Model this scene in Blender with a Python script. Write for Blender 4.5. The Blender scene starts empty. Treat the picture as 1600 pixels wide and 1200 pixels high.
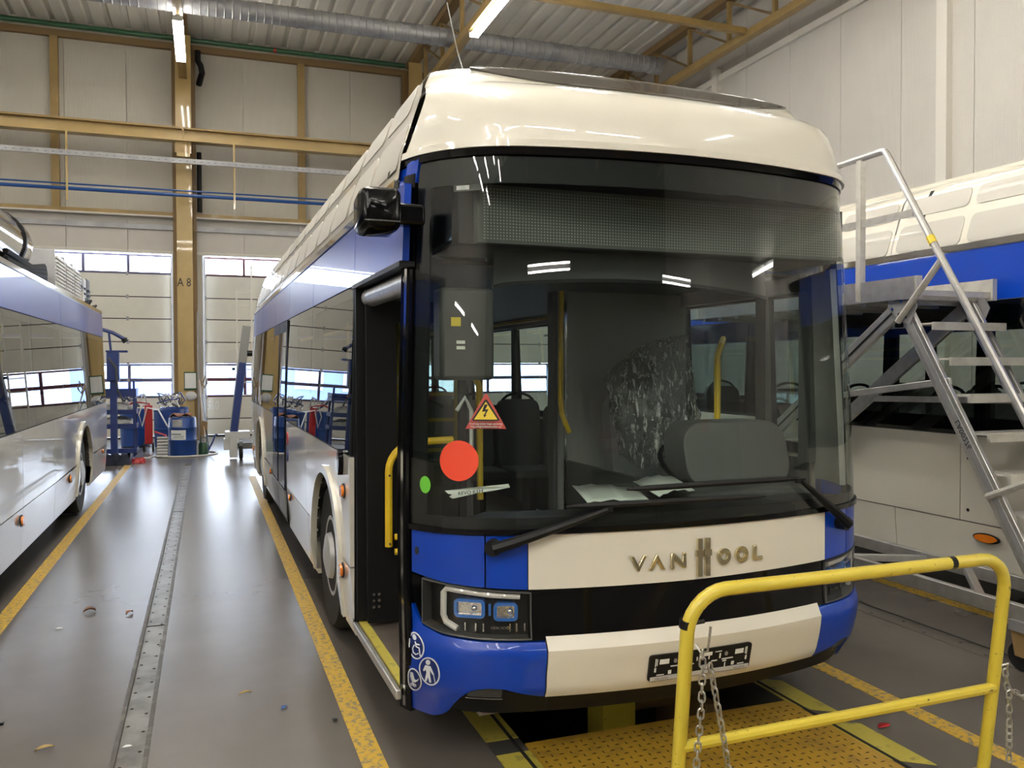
import bpy, bmesh, math, random
from mathutils import Vector, Matrix, Euler
from mathutils.geometry import tessellate_polygon
S = bpy.context.scene
COL = S.collection
PI = math.pi
random.seed(7)

# ---------------------------------------------------------------- camera
cam_d = bpy.data.cameras.new('camera')
cam = bpy.data.objects.new('camera', cam_d)
COL.objects.link(cam)
YAW, PITCH, ROLL = math.radians(19.887), math.radians(1.161), math.radians(-.178)
F_ = Vector((math.sin(YAW)*math.cos(PITCH), math.cos(YAW)*math.cos(PITCH), -math.sin(PITCH)))
R0 = Vector((math.cos(YAW), -math.sin(YAW), 0))
U0 = R0.cross(F_)
R_ = math.cos(ROLL)*R0 + math.sin(ROLL)*U0
U_ = -math.sin(ROLL)*R0 + math.cos(ROLL)*U0
M4 = Matrix((R_, U_, -F_)).transposed().to_4x4()
M4.translation = Vector((0, 0, 1.80))
cam.matrix_world = M4
cam_d.sensor_fit = 'HORIZONTAL'
cam_d.sensor_width = 36.0
cam_d.lens = 1321.0*36.0/1600.0
cam_d.clip_start = .05
cam_d.clip_end = 300
S.camera = cam

# ---------------------------------------------------------------- sky and exposure
W = bpy.data.worlds.new('sky')
S.world = W
W.use_nodes = True
wn = W.node_tree.nodes
wl = W.node_tree.links
bg = wn['Background']
tc = wn.new('ShaderNodeTexCoord')
sp = wn.new('ShaderNodeSeparateXYZ')
wl.new(tc.outputs['Generated'], sp.inputs[0])
rp = wn.new('ShaderNodeValToRGB')
rp.color_ramp.elements[0].position = .0
rp.color_ramp.elements[0].color = (.95, .97, 1, 1)
rp.color_ramp.elements[1].position = .6
rp.color_ramp.elements[1].color = (.62, .76, 1, 1)
wl.new(sp.outputs['Z'], rp.inputs[0])
wl.new(rp.outputs[0], bg.inputs['Color'])
bg.inputs['Strength'].default_value = 10.0
LAMP = 38.0           # emission of the fluorescent tubes
S.view_settings.view_transform = 'Standard'
S.view_settings.look = 'None'
S.view_settings.gamma = 1.0
S.view_settings.use_curve_mapping = False
S.view_settings.exposure = 1.0
S.cycles.use_denoising = True
S.cycles.max_bounces = 10
S.cycles.diffuse_bounces = 4
S.cycles.glossy_bounces = 5
S.cycles.transparent_max_bounces = 24
S.cycles.caustics_reflective = False
S.cycles.caustics_refractive = False
S.cycles.sample_clamp_indirect = 6.0

# ---------------------------------------------------------------- materials
def mat(name, col, rough=.5, metal=0., coat=0., noise=None, bump=None, emit=None, spec=.5, wave=None, rnoise=None, aniso=None):
    """noise=(scale, other colour, lo, hi) mixes a second colour; bump=(scale, strength); wave=(axis, scale, strength) fine ribs."""
    m = bpy.data.materials.new(name)
    m.use_nodes = True
    n = m.node_tree.nodes
    l = m.node_tree.links
    b = n['Principled BSDF']
    b.inputs['Base Color'].default_value = (*col, 1)
    b.inputs['Roughness'].default_value = rough
    b.inputs['Metallic'].default_value = metal
    b.inputs['Coat Weight'].default_value = coat
    b.inputs['Coat Roughness'].default_value = .03
    b.inputs['Specular IOR Level'].default_value = spec
    if noise or bump or wave or rnoise:
        t = n.new('ShaderNodeTexCoord')
    if noise:
        sc, c2, lo, hi = noise[:4]
        x = n.new('ShaderNodeTexNoise')
        x.inputs['Scale'].default_value = sc
        x.inputs['Detail'].default_value = noise[4] if len(noise) > 4 else 7
        x.inputs['Roughness'].default_value = .62
        l.new(t.outputs['Object'], x.inputs['Vector'])
        r = n.new('ShaderNodeValToRGB')
        r.color_ramp.elements[0].position = lo
        r.color_ramp.elements[0].color = (*col, 1)
        r.color_ramp.elements[1].position = hi
        r.color_ramp.elements[1].color = (*c2, 1)
        l.new(x.outputs['Fac'], r.inputs[0])
        l.new(r.outputs[0], b.inputs['Base Color'])
    if rnoise:
        sc, lo, hi = rnoise
        x = n.new('ShaderNodeTexNoise')
        x.inputs['Scale'].default_value = sc
        x.inputs['Detail'].default_value = 5
        l.new(t.outputs['Object'], x.inputs['Vector'])
        mr = n.new('ShaderNodeMapRange')
        mr.inputs['From Min'].default_value = .1
        mr.inputs['From Max'].default_value = .9
        mr.inputs['To Min'].default_value = lo
        mr.inputs['To Max'].default_value = hi
        l.new(x.outputs['Fac'], mr.inputs['Value'])
        l.new(mr.outputs[0], b.inputs['Roughness'])
    if wave:
        ax, sc, st = wave
        x = n.new('ShaderNodeTexWave')
        x.bands_direction = ax
        x.inputs['Scale'].default_value = sc
        l.new(t.outputs['Object'], x.inputs['Vector'])
        bp = n.new('ShaderNodeBump')
        bp.inputs['Strength'].default_value = st
        bp.inputs['Distance'].default_value = .004
        l.new(x.outputs['Fac'], bp.inputs['Height'])
        l.new(bp.outputs[0], b.inputs['Normal'])
    elif bump:
        x = n.new('ShaderNodeTexNoise')
        x.inputs['Scale'].default_value = bump[0]
        x.inputs['Detail'].default_value = 4
        l.new(t.outputs['Object'], x.inputs['Vector'])
        bp = n.new('ShaderNodeBump')
        bp.inputs['Strength'].default_value = bump[1]
        bp.inputs['Distance'].default_value = .01
        l.new(x.outputs['Fac'], bp.inputs['Height'])
        l.new(bp.outputs[0], b.inputs['Normal'])
    if emit:
        b.inputs['Emission Color'].default_value = (*emit[0], 1)
        b.inputs['Emission Strength'].default_value = emit[1]
    return m

def glass(name, tint, ior=1.52, rough=.0, bump=None):
    """Thin pane: tinted see-through plus Fresnel reflection."""
    m = bpy.data.materials.new(name)
    m.use_nodes = True
    n = m.node_tree.nodes
    l = m.node_tree.links
    n.remove(n['Principled BSDF'])
    tr = n.new('ShaderNodeBsdfTransparent')
    tr.inputs[0].default_value = (*tint, 1)
    gl = n.new('ShaderNodeBsdfGlossy')
    gl.inputs['Color'].default_value = (1, 1, 1, 1)
    gl.inputs['Roughness'].default_value = rough
    fr = n.new('ShaderNodeFresnel')
    ge = n.new('ShaderNodeNewGeometry')
    ma = n.new('ShaderNodeMath')            # same Fresnel from either side of the thin pane
    ma.operation = 'MULTIPLY_ADD'
    ma.inputs[1].default_value = 1/ior-ior
    ma.inputs[2].default_value = ior
    l.new(ge.outputs['Backfacing'], ma.inputs[0])
    l.new(ma.outputs[0], fr.inputs['IOR'])
    mx = n.new('ShaderNodeMixShader')
    l.new(fr.outputs[0], mx.inputs[0])
    l.new(tr.outputs[0], mx.inputs[1])
    l.new(gl.outputs[0], mx.inputs[2])
    l.new(mx.outputs[0], n['Material Output'].inputs['Surface'])
    if bump:
        t = n.new('ShaderNodeTexCoord')
        x = n.new('ShaderNodeTexNoise')
        x.inputs['Scale'].default_value = bump[0]
        x.inputs['Detail'].default_value = bump[2] if len(bump) > 2 else 2
        l.new(t.outputs['Object'], x.inputs['Vector'])
        bp = n.new('ShaderNodeBump')
        bp.inputs['Strength'].default_value = bump[1]
        bp.inputs['Distance'].default_value = .02
        l.new(x.outputs['Fac'], bp.inputs['Height'])
        l.new(bp.outputs[0], gl.inputs['Normal'])
        l.new(bp.outputs[0], fr.inputs['Normal'])
    return m

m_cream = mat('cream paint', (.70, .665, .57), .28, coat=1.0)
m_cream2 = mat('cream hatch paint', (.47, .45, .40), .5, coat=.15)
m_blue = mat('blue paint', (.0005, .040, .36), .35, coat=.5, spec=.25)
m_black = mat('black gloss', (.003, .003, .0035), .10, spec=.22)
m_mblack = mat('matt black', (.006, .006, .0065), .5, spec=.25)
m_rub = mat('black rubber', (.008, .008, .008), .6, spec=.3)
m_dgrey = mat('dark grey plastic', (.055, .056, .055), .55)
m_inner = mat('grey interior panel', (.34, .34, .325), .5, wave=('X', 30, .25))
m_grey = mat('mid grey plastic', (.22, .22, .21), .5)
m_lgrey = mat('light grey plastic', (.5, .5, .48), .4)
m_chrome = mat('chrome', (.75, .74, .72), .08, 1.0)
m_alu = mat('aluminium', (.62, .61, .59), .38, .85, noise=(14, (.5, .49, .47), .4, .7))
m_aluw = mat('worn white aluminium', (.62, .60, .55), .42, .45, noise=(9, (.45, .43, .38), .45, .75))
m_steel = mat('galvanised steel', (.36, .36, .36), .48, .55, noise=(3, (.27, .27, .28), .35, .65))
m_chain = mat('chain steel', (.45, .44, .41), .38, .9, noise=(60, (.2, .18, .15), .5, .8))
m_yel = mat('yellow handrail paint', (.60, .475, .05), .35, coat=.3, noise=(30, (.10, .07, .02), .64, .70))
m_yelp = mat('yellow plastic rail', (.75, .50, .02), .4)
m_ochre = mat('ochre steel paint', (.36, .245, .085), .5, noise=(2.2, (.27, .175, .06), .35, .7), coat=.15)
m_ochre2 = mat('lit ochre steel paint', (.44, .31, .115), .38, noise=(1.5, (.36, .25, .09), .35, .75), coat=.3)  # lit-face tone of the ochre steel, light put into the colour
m_brown = mat('brown and shaded steel paint', (.22, .14, .055), .55)  # shaded tone of the ochre steel, also used on plain brown parts
m_wall = mat('wall sheet', (.52, .49, .42), .55, wave=('X', 9, .5), noise=(.7, (.47, .44, .375), .35, .7))
m_wallr = mat('white wall sheet', (.56, .53, .48), .45, wave=('Y', 9, .55), noise=(.6, (.51, .485, .44), .35, .7))
m_gate = mat('gate panel', (.66, .64, .56), .5, noise=(1.1, (.58, .56, .49), .45, .8))
m_wtrim = mat('white trim', (.66, .63, .56), .5)
m_deck = mat('roof deck sheet', (.72, .70, .64), .5, noise=(.8, (.64, .62, .56), .3, .7))
m_gfr = mat('violet grey gate frame', (.10, .09, .16), .4)
m_gfr2 = mat('maroon gate frame', (.085, .018, .03), .4)
m_green = mat('green pipe', (.015, .075, .03), .4)
m_bpipe = mat('blue pipe', (.01, .06, .22), .35)
m_dblue = mat('dark blue steel', (.012, .03, .14), .4, coat=.2)
m_bbar = mat('blue plastic', (.008, .045, .21), .4)
m_red = mat('red paint', (.38, .012, .015), .4)
m_white = mat('white sheet', (.72, .73, .70), .6)
m_paper = mat('printed paper', (.66, .70, .66), .7)
m_amber = mat('amber lens', (.85, .22, .01), .15, coat=1)
m_tyre = mat('tyre rubber', (.018, .018, .018), .75, bump=(60, .3))
m_hub = mat('silver wheel cover', (.56, .56, .55), .35, .15)
m_conc = mat('grey floor coating', (.102, .090, .078), .27, spec=.5, noise=(1.6, (.126, .113, .099), .2, .8, 3), bump=(11, .010))
m_paint = mat('worn yellow line paint', (.54, .335, .028), .5, noise=(34, (.19, .165, .12), .50, .60))
m_paint2 = mat('scuffed yellow kerb paint', (.45, .38, .06), .5, noise=(14, (.10, .09, .06), .56, .74))
m_black2 = mat('black kerb paint', (.05, .047, .042), .5)
m_plate = mat('yellow tread plate', (.38, .225, .022), .45, noise=(6, (.15, .09, .025), .50, .75))
m_bumpm = mat('worn tread lozenge', (.045, .028, .010), .45, .2)
m_pit = mat('pit concrete', (.05, .046, .038), .8)
m_chan = mat('slot steel', (.20, .19, .165), .36, .4, noise=(5, (.075, .065, .05), .40, .66))
m_hole = mat('dark hole', (.008, .007, .006), .9)
m_wood = mat('vinyl plank', (.13, .105, .085), .45, noise=(6, (.085, .07, .06), .3, .7))
m_orange = mat('red sticker', (.72, .05, .012), .5)
m_gsticker = mat('green sticker', (.12, .46, .035), .5)
m_warnr = mat('faded warning red', (.42, .06, .05), .5)
m_warny = mat('warning yellow', (.75, .56, .05), .5)
m_ink = mat('black ink', (.01, .01, .01), .6)
m_decal = mat('white decal', (.75, .77, .80), .5)
m_navy = mat('navy decal', (.006, .02, .13), .4)
m_brush = mat('brushed gold metal', (.72, .64, .42), .10, 1.0)
m_led = mat('display mask', (.065, .07, .065), .6)
m_dot = mat('display dot', (.24, .25, .23), .5)
m_seat = mat('grey seat cloth', (.16, .165, .17), .8)
m_leaf = mat('dry leaf', (.30, .20, .06), .7)
m_bleaf = mat('brown leaf', (.16, .07, .03), .7)
m_drl = mat('light guide', (.62, .62, .60), .25, coat=1)
m_blens = mat('blue lamp bezel', (.02, .12, .42), .2, coat=1)
m_refl = mat('lamp reflector', (.8, .8, .8), .12, 1.0, bump=(30, .5))
m_tube = mat('fluorescent tube', (.9, .9, .9), .5, emit=((1.0, .965, .90), LAMP))
m_rag = mat('brown cloth', (.22, .09, .05), .9)
m_drag = mat('dark cloth', (.012, .013, .03), .9)
m_hose = mat('white hose', (.62, .60, .54), .5)
m_can = mat('green can', (.015, .06, .025), .45)
m_asph = mat('yard paving', (.45, .46, .5), .8)
m_bld = mat('grey blue cladding', (.15, .20, .36), .5)
m_bwin = mat('far window', (.5, .56, .68), .1)
m_glass = glass('tinted windscreen', (.78, .84, .80), 1.5)
m_lip = mat('dark slot edge', (.06, .052, .04), .5, .2, noise=(9, (.16, .15, .125), .5, .7))
m_sglass = glass('dark side glass', (.30, .34, .32), 1.62)
m_clear = glass('clear pane', (.86, .92, 1.0), 1.3)
m_lens = glass('headlamp lens', (.92, .92, .90), 1.42)
m_plast = None

# ---------------------------------------------------------------- mesh builder
OFF = {}
def V3(p): return Vector(p)

class MB:
    def __init__(s): s.v = []; s.f = []
    def add(s, vs, fs):
        o = len(s.v)
        s.v += [tuple(p) for p in vs]
        s.f += [tuple(i+o for i in f) for f in fs]
        return s
    def box(s, x0, x1, y0, y1, z0, z1):
        return s.add([(x0,y0,z0),(x1,y0,z0),(x1,y1,z0),(x0,y1,z0),(x0,y0,z1),(x1,y0,z1),(x1,y1,z1),(x0,y1,z1)],
                     [(3,2,1,0),(4,5,6,7),(0,1,5,4),(1,2,6,5),(2,3,7,6),(3,0,4,7)])
    def obox(s, c, size, rot=(0,0,0)):
        m = Euler(rot).to_matrix()
        q = MB().box(-size[0]/2,size[0]/2,-size[1]/2,size[1]/2,-size[2]/2,size[2]/2)
        return s.add([m@V3(p)+V3(c) for p in q.v], q.f)
    def bar(s, p0, p1, w, h, up=(0,0,1)):
        p0, p1 = V3(p0), V3(p1)
        d = (p1-p0).normalized()
        u = V3(up)
        if abs(d.dot(u)) > .98: u = V3((1,0,0))
        a = d.cross(u).normalized()*(w/2)
        b = a.normalized().cross(d)*(h/2)
        vs = [p+sx*a+sy*b for p in (p0,p1) for sx,sy in ((-1,-1),(1,-1),(1,1),(-1,1))]
        return s.add(vs, [(0,1,2,3),(7,6,5,4),(0,4,5,1),(1,5,6,2),(2,6,7,3),(3,7,4,0)])
    def tube(s, path, r, n=8, closed=False, caps=True):
        P = [V3(p) for p in path]
        R = r if isinstance(r, (list, tuple)) else [r]*len(P)
        k = len(P)
        T = []
        for i in range(k):
            a = P[(i-1) % k] if (closed or i) else P[i]
            b = P[(i+1) % k] if (closed or i < k-1) else P[i]
            T.append((b-a).normalized())
        t = T[0]
        u = V3((0,0,1)) if abs(t.z) < .9 else V3((1,0,0))
        a = t.cross(u).normalized()
        vs = []
        for i in range(k):
            a = (a - T[i]*a.dot(T[i])).normalized()
            b = T[i].cross(a)
            for j in range(n):
                th = 2*PI*j/n
                vs.append(P[i] + R[i]*(math.cos(th)*a + math.sin(th)*b))
        fs = []
        for i in range(k if closed else k-1):
            i2 = (i+1) % k
            for j in range(n):
                j2 = (j+1) % n
                fs.append((i*n+j, i*n+j2, i2*n+j2, i2*n+j))
        if caps and not closed:
            fs += [tuple(range(n))[::-1], tuple((k-1)*n+j for j in range(n))]
        return s.add(vs, fs)
    def cyl(s, p0, p1, r, n=12, r1=None):
        return s.tube([p0, p1], [r, r if r1 is None else r1], n)
    def lathe(s, prof, c, n=16, axis='Z'):
        """prof: (radius, height) pairs along the axis from c."""
        vs = []
        for r, h in prof:
            for j in range(n):
                a = 2*PI*j/n
                x, y = r*math.cos(a), r*math.sin(a)
                p = (x, y, h) if axis == 'Z' else ((h, x, y) if axis == 'X' else (y, h, x))
                vs.append((c[0]+p[0], c[1]+p[1], c[2]+p[2]))
        k = len(prof)
        fs = [(i*n+j, i*n+(j+1) % n, (i+1)*n+(j+1) % n, (i+1)*n+j) for i in range(k-1) for j in range(n)]
        fs += [tuple(range(n))[::-1], tuple((k-1)*n+j for j in range(n))]
        return s.add(vs, fs)
    def prism(s, poly, fn, o0, o1, holes=()):
        """poly: 2D outline; fn(u, v, o) places it; a slab from o0 to o1."""
        loops = [list(poly)] + [list(h) for h in holes]
        flat = [p for lp in loops for p in lp]
        tri = tessellate_polygon([[V3((p[0], p[1], 0)) for p in lp] for lp in loops])
        n = len(flat)
        vs = [fn(p[0], p[1], o0) for p in flat] + [fn(p[0], p[1], o1) for p in flat]
        fs = [(a, c, b) for a, b, c in tri] + [(a+n, b+n, c+n) for a, b, c in tri]
        o = 0
        for lp in loops:
            m = len(lp)
            for i in range(m):
                j = (i+1) % m
                fs.append((o+i, o+j, o+j+n, o+i+n))
            o += m
        return s.add(vs, fs)
    def patch(s, us, lo, hi, fn, o0=None, o1=0., nv=1):
        """Strip over us between v = lo(u) and hi(u); a sheet at o1, or a closed slab from o0 to o1."""
        nu = len(us)
        L = lo if callable(lo) else (lambda u: lo)
        H = hi if callable(hi) else (lambda u: hi)
        def grid(o): return [fn(u, L(u)+(H(u)-L(u))*k/nv, o) for u in us for k in range(nv+1)]
        w = nv+1
        top = [(i*w+k, (i+1)*w+k, (i+1)*w+k+1, i*w+k+1) for i in range(nu-1) for k in range(nv)]
        if o0 is None: return s.add(grid(o1), top)
        n = nu*w
        vs = grid(o1) + grid(o0)
        fs = top + [tuple(i+n for i in f[::-1]) for f in top]
        rim = [i*w for i in range(nu)] + [(nu-1)*w+k for k in range(1, w)] + [i*w+nv for i in range(nu-2, -1, -1)] + [k for k in range(nv-1, 0, -1)]
        for i in range(len(rim)):
            a, b = rim[i], rim[(i+1) % len(rim)]
            fs.append((b, a, a+n, b+n))
        return s.add(vs, fs)
    def disc(s, cx, cy, rx, ry, fn, o, n=32, rings=5):
        vs = [fn(cx, cy, o)]
        for k in range(1, rings+1):
            for j in range(n):
                a = 2*PI*j/n
                vs.append(fn(cx+rx*k/rings*math.cos(a), cy+ry*k/rings*math.sin(a), o))
        fs = [(0, 1+j, 1+(j+1) % n) for j in range(n)]
        for k in range(rings-1):
            fs += [(1+k*n+j, 1+(k+1)*n+j, 1+(k+1)*n+(j+1) % n, 1+k*n+(j+1) % n) for j in range(n)]
        return s.add(vs, fs)
    def sphere(s, c, r, n=10, m=6, sc=(1,1,1)):
        vs, fs = [], []
        for i in range(m+1):
            th = PI*i/m
            for j in range(n):
                a = 2*PI*j/n
                vs.append((c[0]+r*sc[0]*math.sin(th)*math.cos(a), c[1]+r*sc[1]*math.sin(th)*math.sin(a), c[2]+r*sc[2]*math.cos(th)))
        for i in range(m):
            for j in range(n):
                fs.append((i*n+j, (i+1)*n+j, (i+1)*n+(j+1) % n, i*n+(j+1) % n))
        return s.add(vs, fs)
    def text(s, body, size, fn, o0, o1, align='CENTER', sx=1.):
        cu = bpy.data.curves.new('t', 'FONT')
        cu.body = body; cu.size = size; cu.align_x = align; cu.align_y = 'CENTER'; cu.resolution_u = 2
        ob = bpy.data.objects.new('t', cu)
        COL.objects.link(ob)
        dg = bpy.context.evaluated_depsgraph_get()
        me = ob.evaluated_get(dg).to_mesh()
        vs = [(v.co.x*sx, v.co.y) for v in me.vertices]
        fs = [tuple(p.vertices) for p in me.polygons]
        ob.evaluated_get(dg).to_mesh_clear()
        bpy.data.objects.remove(ob); bpy.data.curves.remove(cu)
        return s.add([fn(x, y, o1) for x, y in vs], fs)
    def build(s, name, m, parent=None, kind=None, label=None, bevel=None, sharp=35, smooth=True, fixn=True):
        me = bpy.data.meshes.new(name)
        off = V3((0,0,0))
        if parent is not None:
            r = parent
            while r.parent: r = r.parent
            off = OFF.get(r.name, off)
        me.from_pydata([V3(p)-off for p in s.v], [], s.f)
        if fixn:
            b = bmesh.new(); b.from_mesh(me)
            bmesh.ops.recalc_face_normals(b, faces=b.faces)
            b.to_mesh(me); b.free()
        me.materials.append(m)
        if smooth:
            me.polygons.foreach_set('use_smooth', [True]*len(me.polygons))
            me.set_sharp_from_angle(angle=math.radians(sharp))
        o = bpy.data.objects.new(name, me)
        COL.objects.link(o)
        o.parent = parent
        if kind: o['kind'] = kind
        if label: o['label'] = label
        if bevel:
            bv = o.modifiers.new('bevel', 'BEVEL')
            bv.width = bevel; bv.segments = 2; bv.limit_method = 'ANGLE'; bv.angle_limit = math.radians(40)
        return o

def tag(o, label, cat, group=None, kind=None):
    o['label'] = label; o['category'] = cat
    if group: o['group'] = group
    if kind: o['kind'] = kind
    return o
def thing(name, label, cat, loc=(0,0,0), group=None, world=True, rotz=0., kind=None):
    o = bpy.data.objects.new(name, None)
    COL.objects.link(o)
    o.location = loc; o.rotation_euler = (0,0,rotz); o.empty_display_size = .1
    if world: OFF[o.name] = V3(loc)
    return tag(o, label, cat, group, kind)
KIDS = {}
def copy_tree(o, parent=None):
    c = o.copy(); COL.objects.link(c); c.parent = parent
    for ch in list(o.children): copy_tree(ch, c)
    return c
def struct(mb, name, m, **k): return mb.build(name, m, kind='structure', **k)
def lin(k, z):
    if z <= k[0][0]: return k[0][1]
    for (a, b), (c, d) in zip(k, k[1:]):
        if z <= c: return b+(d-b)*(z-a)/(c-a)
    return k[-1][1]
def rng(a, b, n): return [a+(b-a)*i/n for i in range(n+1)]
def circ(cx, cy, r, n=24, ry=None): return [(cx+r*math.cos(2*PI*i/n), cy+(ry or r)*math.sin(2*PI*i/n)) for i in range(n)]
def rrect(x0, x1, y0, y1, r, n=4):
    o = []
    for cx, cy, a in ((x1-r,y1-r,0),(x0+r,y1-r,90),(x0+r,y0+r,180),(x1-r,y0+r,270)):
        for i in range(n+1):
            t = math.radians(a+90*i/n); o.append((cx+r*math.cos(t), cy+r*math.sin(t)))
    return o
# ================================================================ the hall
XL, XR, YF, YB, ZC = -13.0, 12.0, -16.5, 23.3, 10.25
# floor with the inspection pit and the slot channel left open
fl = MB()
xs = [XL-.3, -.425, -.275, 1.41, 2.90, XR+.3]
ys = [YF-.3, -6.0, 1.3, 13.5, 16.8, 24.2]
for i in range(5):
    for j in range(5):
        if i == 1 and 1 <= j <= 3: continue
        if i == 3 and j == 2: continue
        fl.add([(xs[i],ys[j],0),(xs[i+1],ys[j],0),(xs[i+1],ys[j+1],0),(xs[i],ys[j+1],0)], [(0,1,2,3)])
floor = struct(fl, 'floor', m_conc, smooth=False)
pit = MB()
pit.add([(1.41,1.3,0),(2.9,1.3,0),(2.9,13.5,0),(1.41,13.5,0),(1.41,1.3,-1.5),(2.9,1.3,-1.5),(2.9,13.5,-1.5),(1.41,13.5,-1.5)],
        [(0,1,5,4),(1,2,6,5),(2,3,7,6),(3,0,4,7),(4,5,6,7)])
pit.build('pit_lining', m_pit, floor, smooth=False)
ch = MB().box(-.425,-.275,-6,16.8,-.03,-.012)
ch.build('slot_channel', m_chan, floor)
for x in (-.425, -.285):
    MB().box(x-.006, x+.016, -6, 16.8, -.03, .005).build('slot_lip', m_lip, floor)
MB().box(-.425,-.275,16.8,16.815,-.03,.006).build('slot_lip', m_chan, floor)
hl = MB()
y = 3.0
while y < 16.6:
    hl.lathe([(.009,-.0118),(.009,-.0105)], (-.388,y,0), 8)
    hl.lathe([(.009,-.0118),(.009,-.0105)], (-.312,y-.09,0), 8)
    y += .235
hl.build('slot_hole', m_hole, floor, kind='stuff')
jt = MB()
for y in (6.4, 11.4): jt.box(-.42,-.28,y,y+.012,-.013,-.009)
jt.build('slot_joint', m_hole, floor, kind='stuff')
for x, y0, y1 in ((-1.38,-3,17.2),(.70,-3,14.6),(3.45,-3,14.6),(5.30,-1,14.6)):
    MB().box(x-.055,x+.055,y0,y1,0,.003).build('painted_line', m_paint, floor)
MB().box(4.50,4.66,3.6,14,0,.003).build('drain_cover', m_conc, floor)
MB().box(4.655,4.667,3.75,14,.002,.005).build('drain_slot', m_hole, floor)
dh = MB()
for k in range(24): dh.lathe([(.011,.003),(.011,.0045)], (4.53+.06*(k % 2),3.9+k*.24,0), 8)
dh.build('drain_hole', m_hole, floor, kind='stuff')
# painted kerbs beside the pit
for x0, x1, ph in ((1.24,1.405,-.02),(2.905,3.07,.42)):
    MB().box(x0,x1,1.3,13.5,0,.004).build('kerb_strip', m_black2, floor)
    y = 1.35+ph
    while y < 8:
        sk = .12 if x0 > 2 else .0
        MB().prism([(x0,y),(x1,y-sk),(x1,y+.47-sk),(x0,y+.47)], lambda u,v,o: (u,v,o), .004, .007).build('kerb_block', m_paint2, floor)
        y += .62
    xe = x1-.035 if x0 < 2 else x0+.03
    MB().box(xe-.012,xe+.004,1.3,8,.006,.010).build('kerb_joint', m_hole, floor)

# ceiling deck: trapezoidal sheets running away from the camera
x = XL
cl = MB(); prof = []
while x < XR:
    prof += [(x,ZC),(x+.24,ZC),(x+.28,ZC+.07),(x+.38,ZC+.07),(x+.42,ZC)]
    x += .42
vs = [(a,yy,b) for yy in (YF,YB+.3) for a,b in prof]
n = len(prof)
cl.add(vs, [(i,i+1,i+1+n,i+n) for i in range(n-1)])
struct(cl, 'ceiling', m_deck, smooth=False)
struct(MB().box(XL-.3,XR+.3,YF-.3,YB+1,ZC+.2,ZC+.3), 'trim_1', m_mblack)   # roof build-up that closes the deck

# back wall with its sheets
wb = MB().box(XL-.3,XR+.3,YB+.05,YB+.15,4.76,ZC+.2)
for a,b in ((XL-.3,-10.9),(-5.9,-4.95),(-.78,-.06),(5.0,5.85),(10.65,XR+.3)): wb.box(a,b,YB+.05,YB+.15,0,4.8)
wall_back = struct(wb, 'wall_back', m_wtrim)
x = -13.0+.06
while x < XR-.2:
    w = 1.38
    MB().box(x,min(x+w,XR),YB,YB+.05,5.70,ZC-.05).build('wall_sheet', m_wall, wall_back)
    MB().box(x,min(x+w,XR),YB,YB+.05,4.78,5.60).build('wall_sheet', m_wallr, wall_back)
    x += w+.012
for a,b in ((-5.9,-4.95),(-.78,-.06),(5.0,5.85)): MB().box(a,b,YB+.01,YB+.05,0,4.77).build('wall_sheet', m_wall, wall_back)
MB().box(XL,XR,YB-.22,YB,5.60,5.64).build('wall_ledge', m_wtrim, wall_back)
MB().box(XL,XR,YB-.20,YB,5.64,5.73).build('wall_rail', m_ochre, wall_back)
MB().box(XL,XR,YB-.06,YB,5.30,5.43).build('steel_channel', m_steel, wall_back)
MB().box(XL,XR,YB-.12,YB,9.86,10.02).build('wall_girt', m_brown, wall_back)
MB().box(XL,XR,YB-.04,YB+.1,4.70,4.78).build('gate_lintel', m_wtrim, wall_back)
for x in (-9.3,-3.40,2.45,8.3):
    MB().box(x-.09,x+.09,YB-.13,YB,5.73,9.86).build('wall_post', m_ochre, wall_back)

# right wall
wr = MB().box(XR+.05,XR+.15,YF-.15,YB+.1,0,ZC+.2)
wall_right = struct(wr, 'wall_right', m_wtrim)
y = 23.2
while y > -16:
    y0 = max(y-1.57, YF)
    MB().box(XR,XR+.05,y0+.006,y-.006,0,8.80).build('wall_sheet', m_wallr, wall_right)
    MB().box(XR,XR+.05,y0+.006,y-.006,8.95,ZC-.02).build('wall_sheet', m_wallr, wall_right)
    y -= 1.57
MB().box(XR-.08,XR,YF,YB,8.80,8.95).build('wall_rail', m_wtrim, wall_right)
for y in (18.07,11.19,4.3,-2.6,-9.5):
    MB().box(XR-.13,XR,y-.11,y+.11,0,9.0 if y < 15 else 9.12).build('wall_post', m_wtrim, wall_right)
# left wall and the wall behind the camera
wlft = struct(MB().box(XL-.15,XL-.05,YF-.15,YB+.1,0,ZC+.2), 'wall_left', m_wtrim)
y = YF
while y < YB-.1:
    MB().box(XL-.05,XL,y+.006,min(y+2.2,YB)-.006,0,ZC-.02).build('wall_sheet', m_wallr, wlft)
    y += 2.2
wfr = struct(MB().box(XL-.15,XR+.15,YF-.15,YF-.05,0,ZC+.2), 'wall_front', m_wtrim)
x = XL
while x < XR-.1:
    MB().box(x+.006,min(x+2.2,XR)-.006,YF-.05,YF,0,ZC-.02).build('wall_sheet', m_dgrey, wfr)  # dimness of the far hall put into the sheet colour
    x += 2.2

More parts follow.
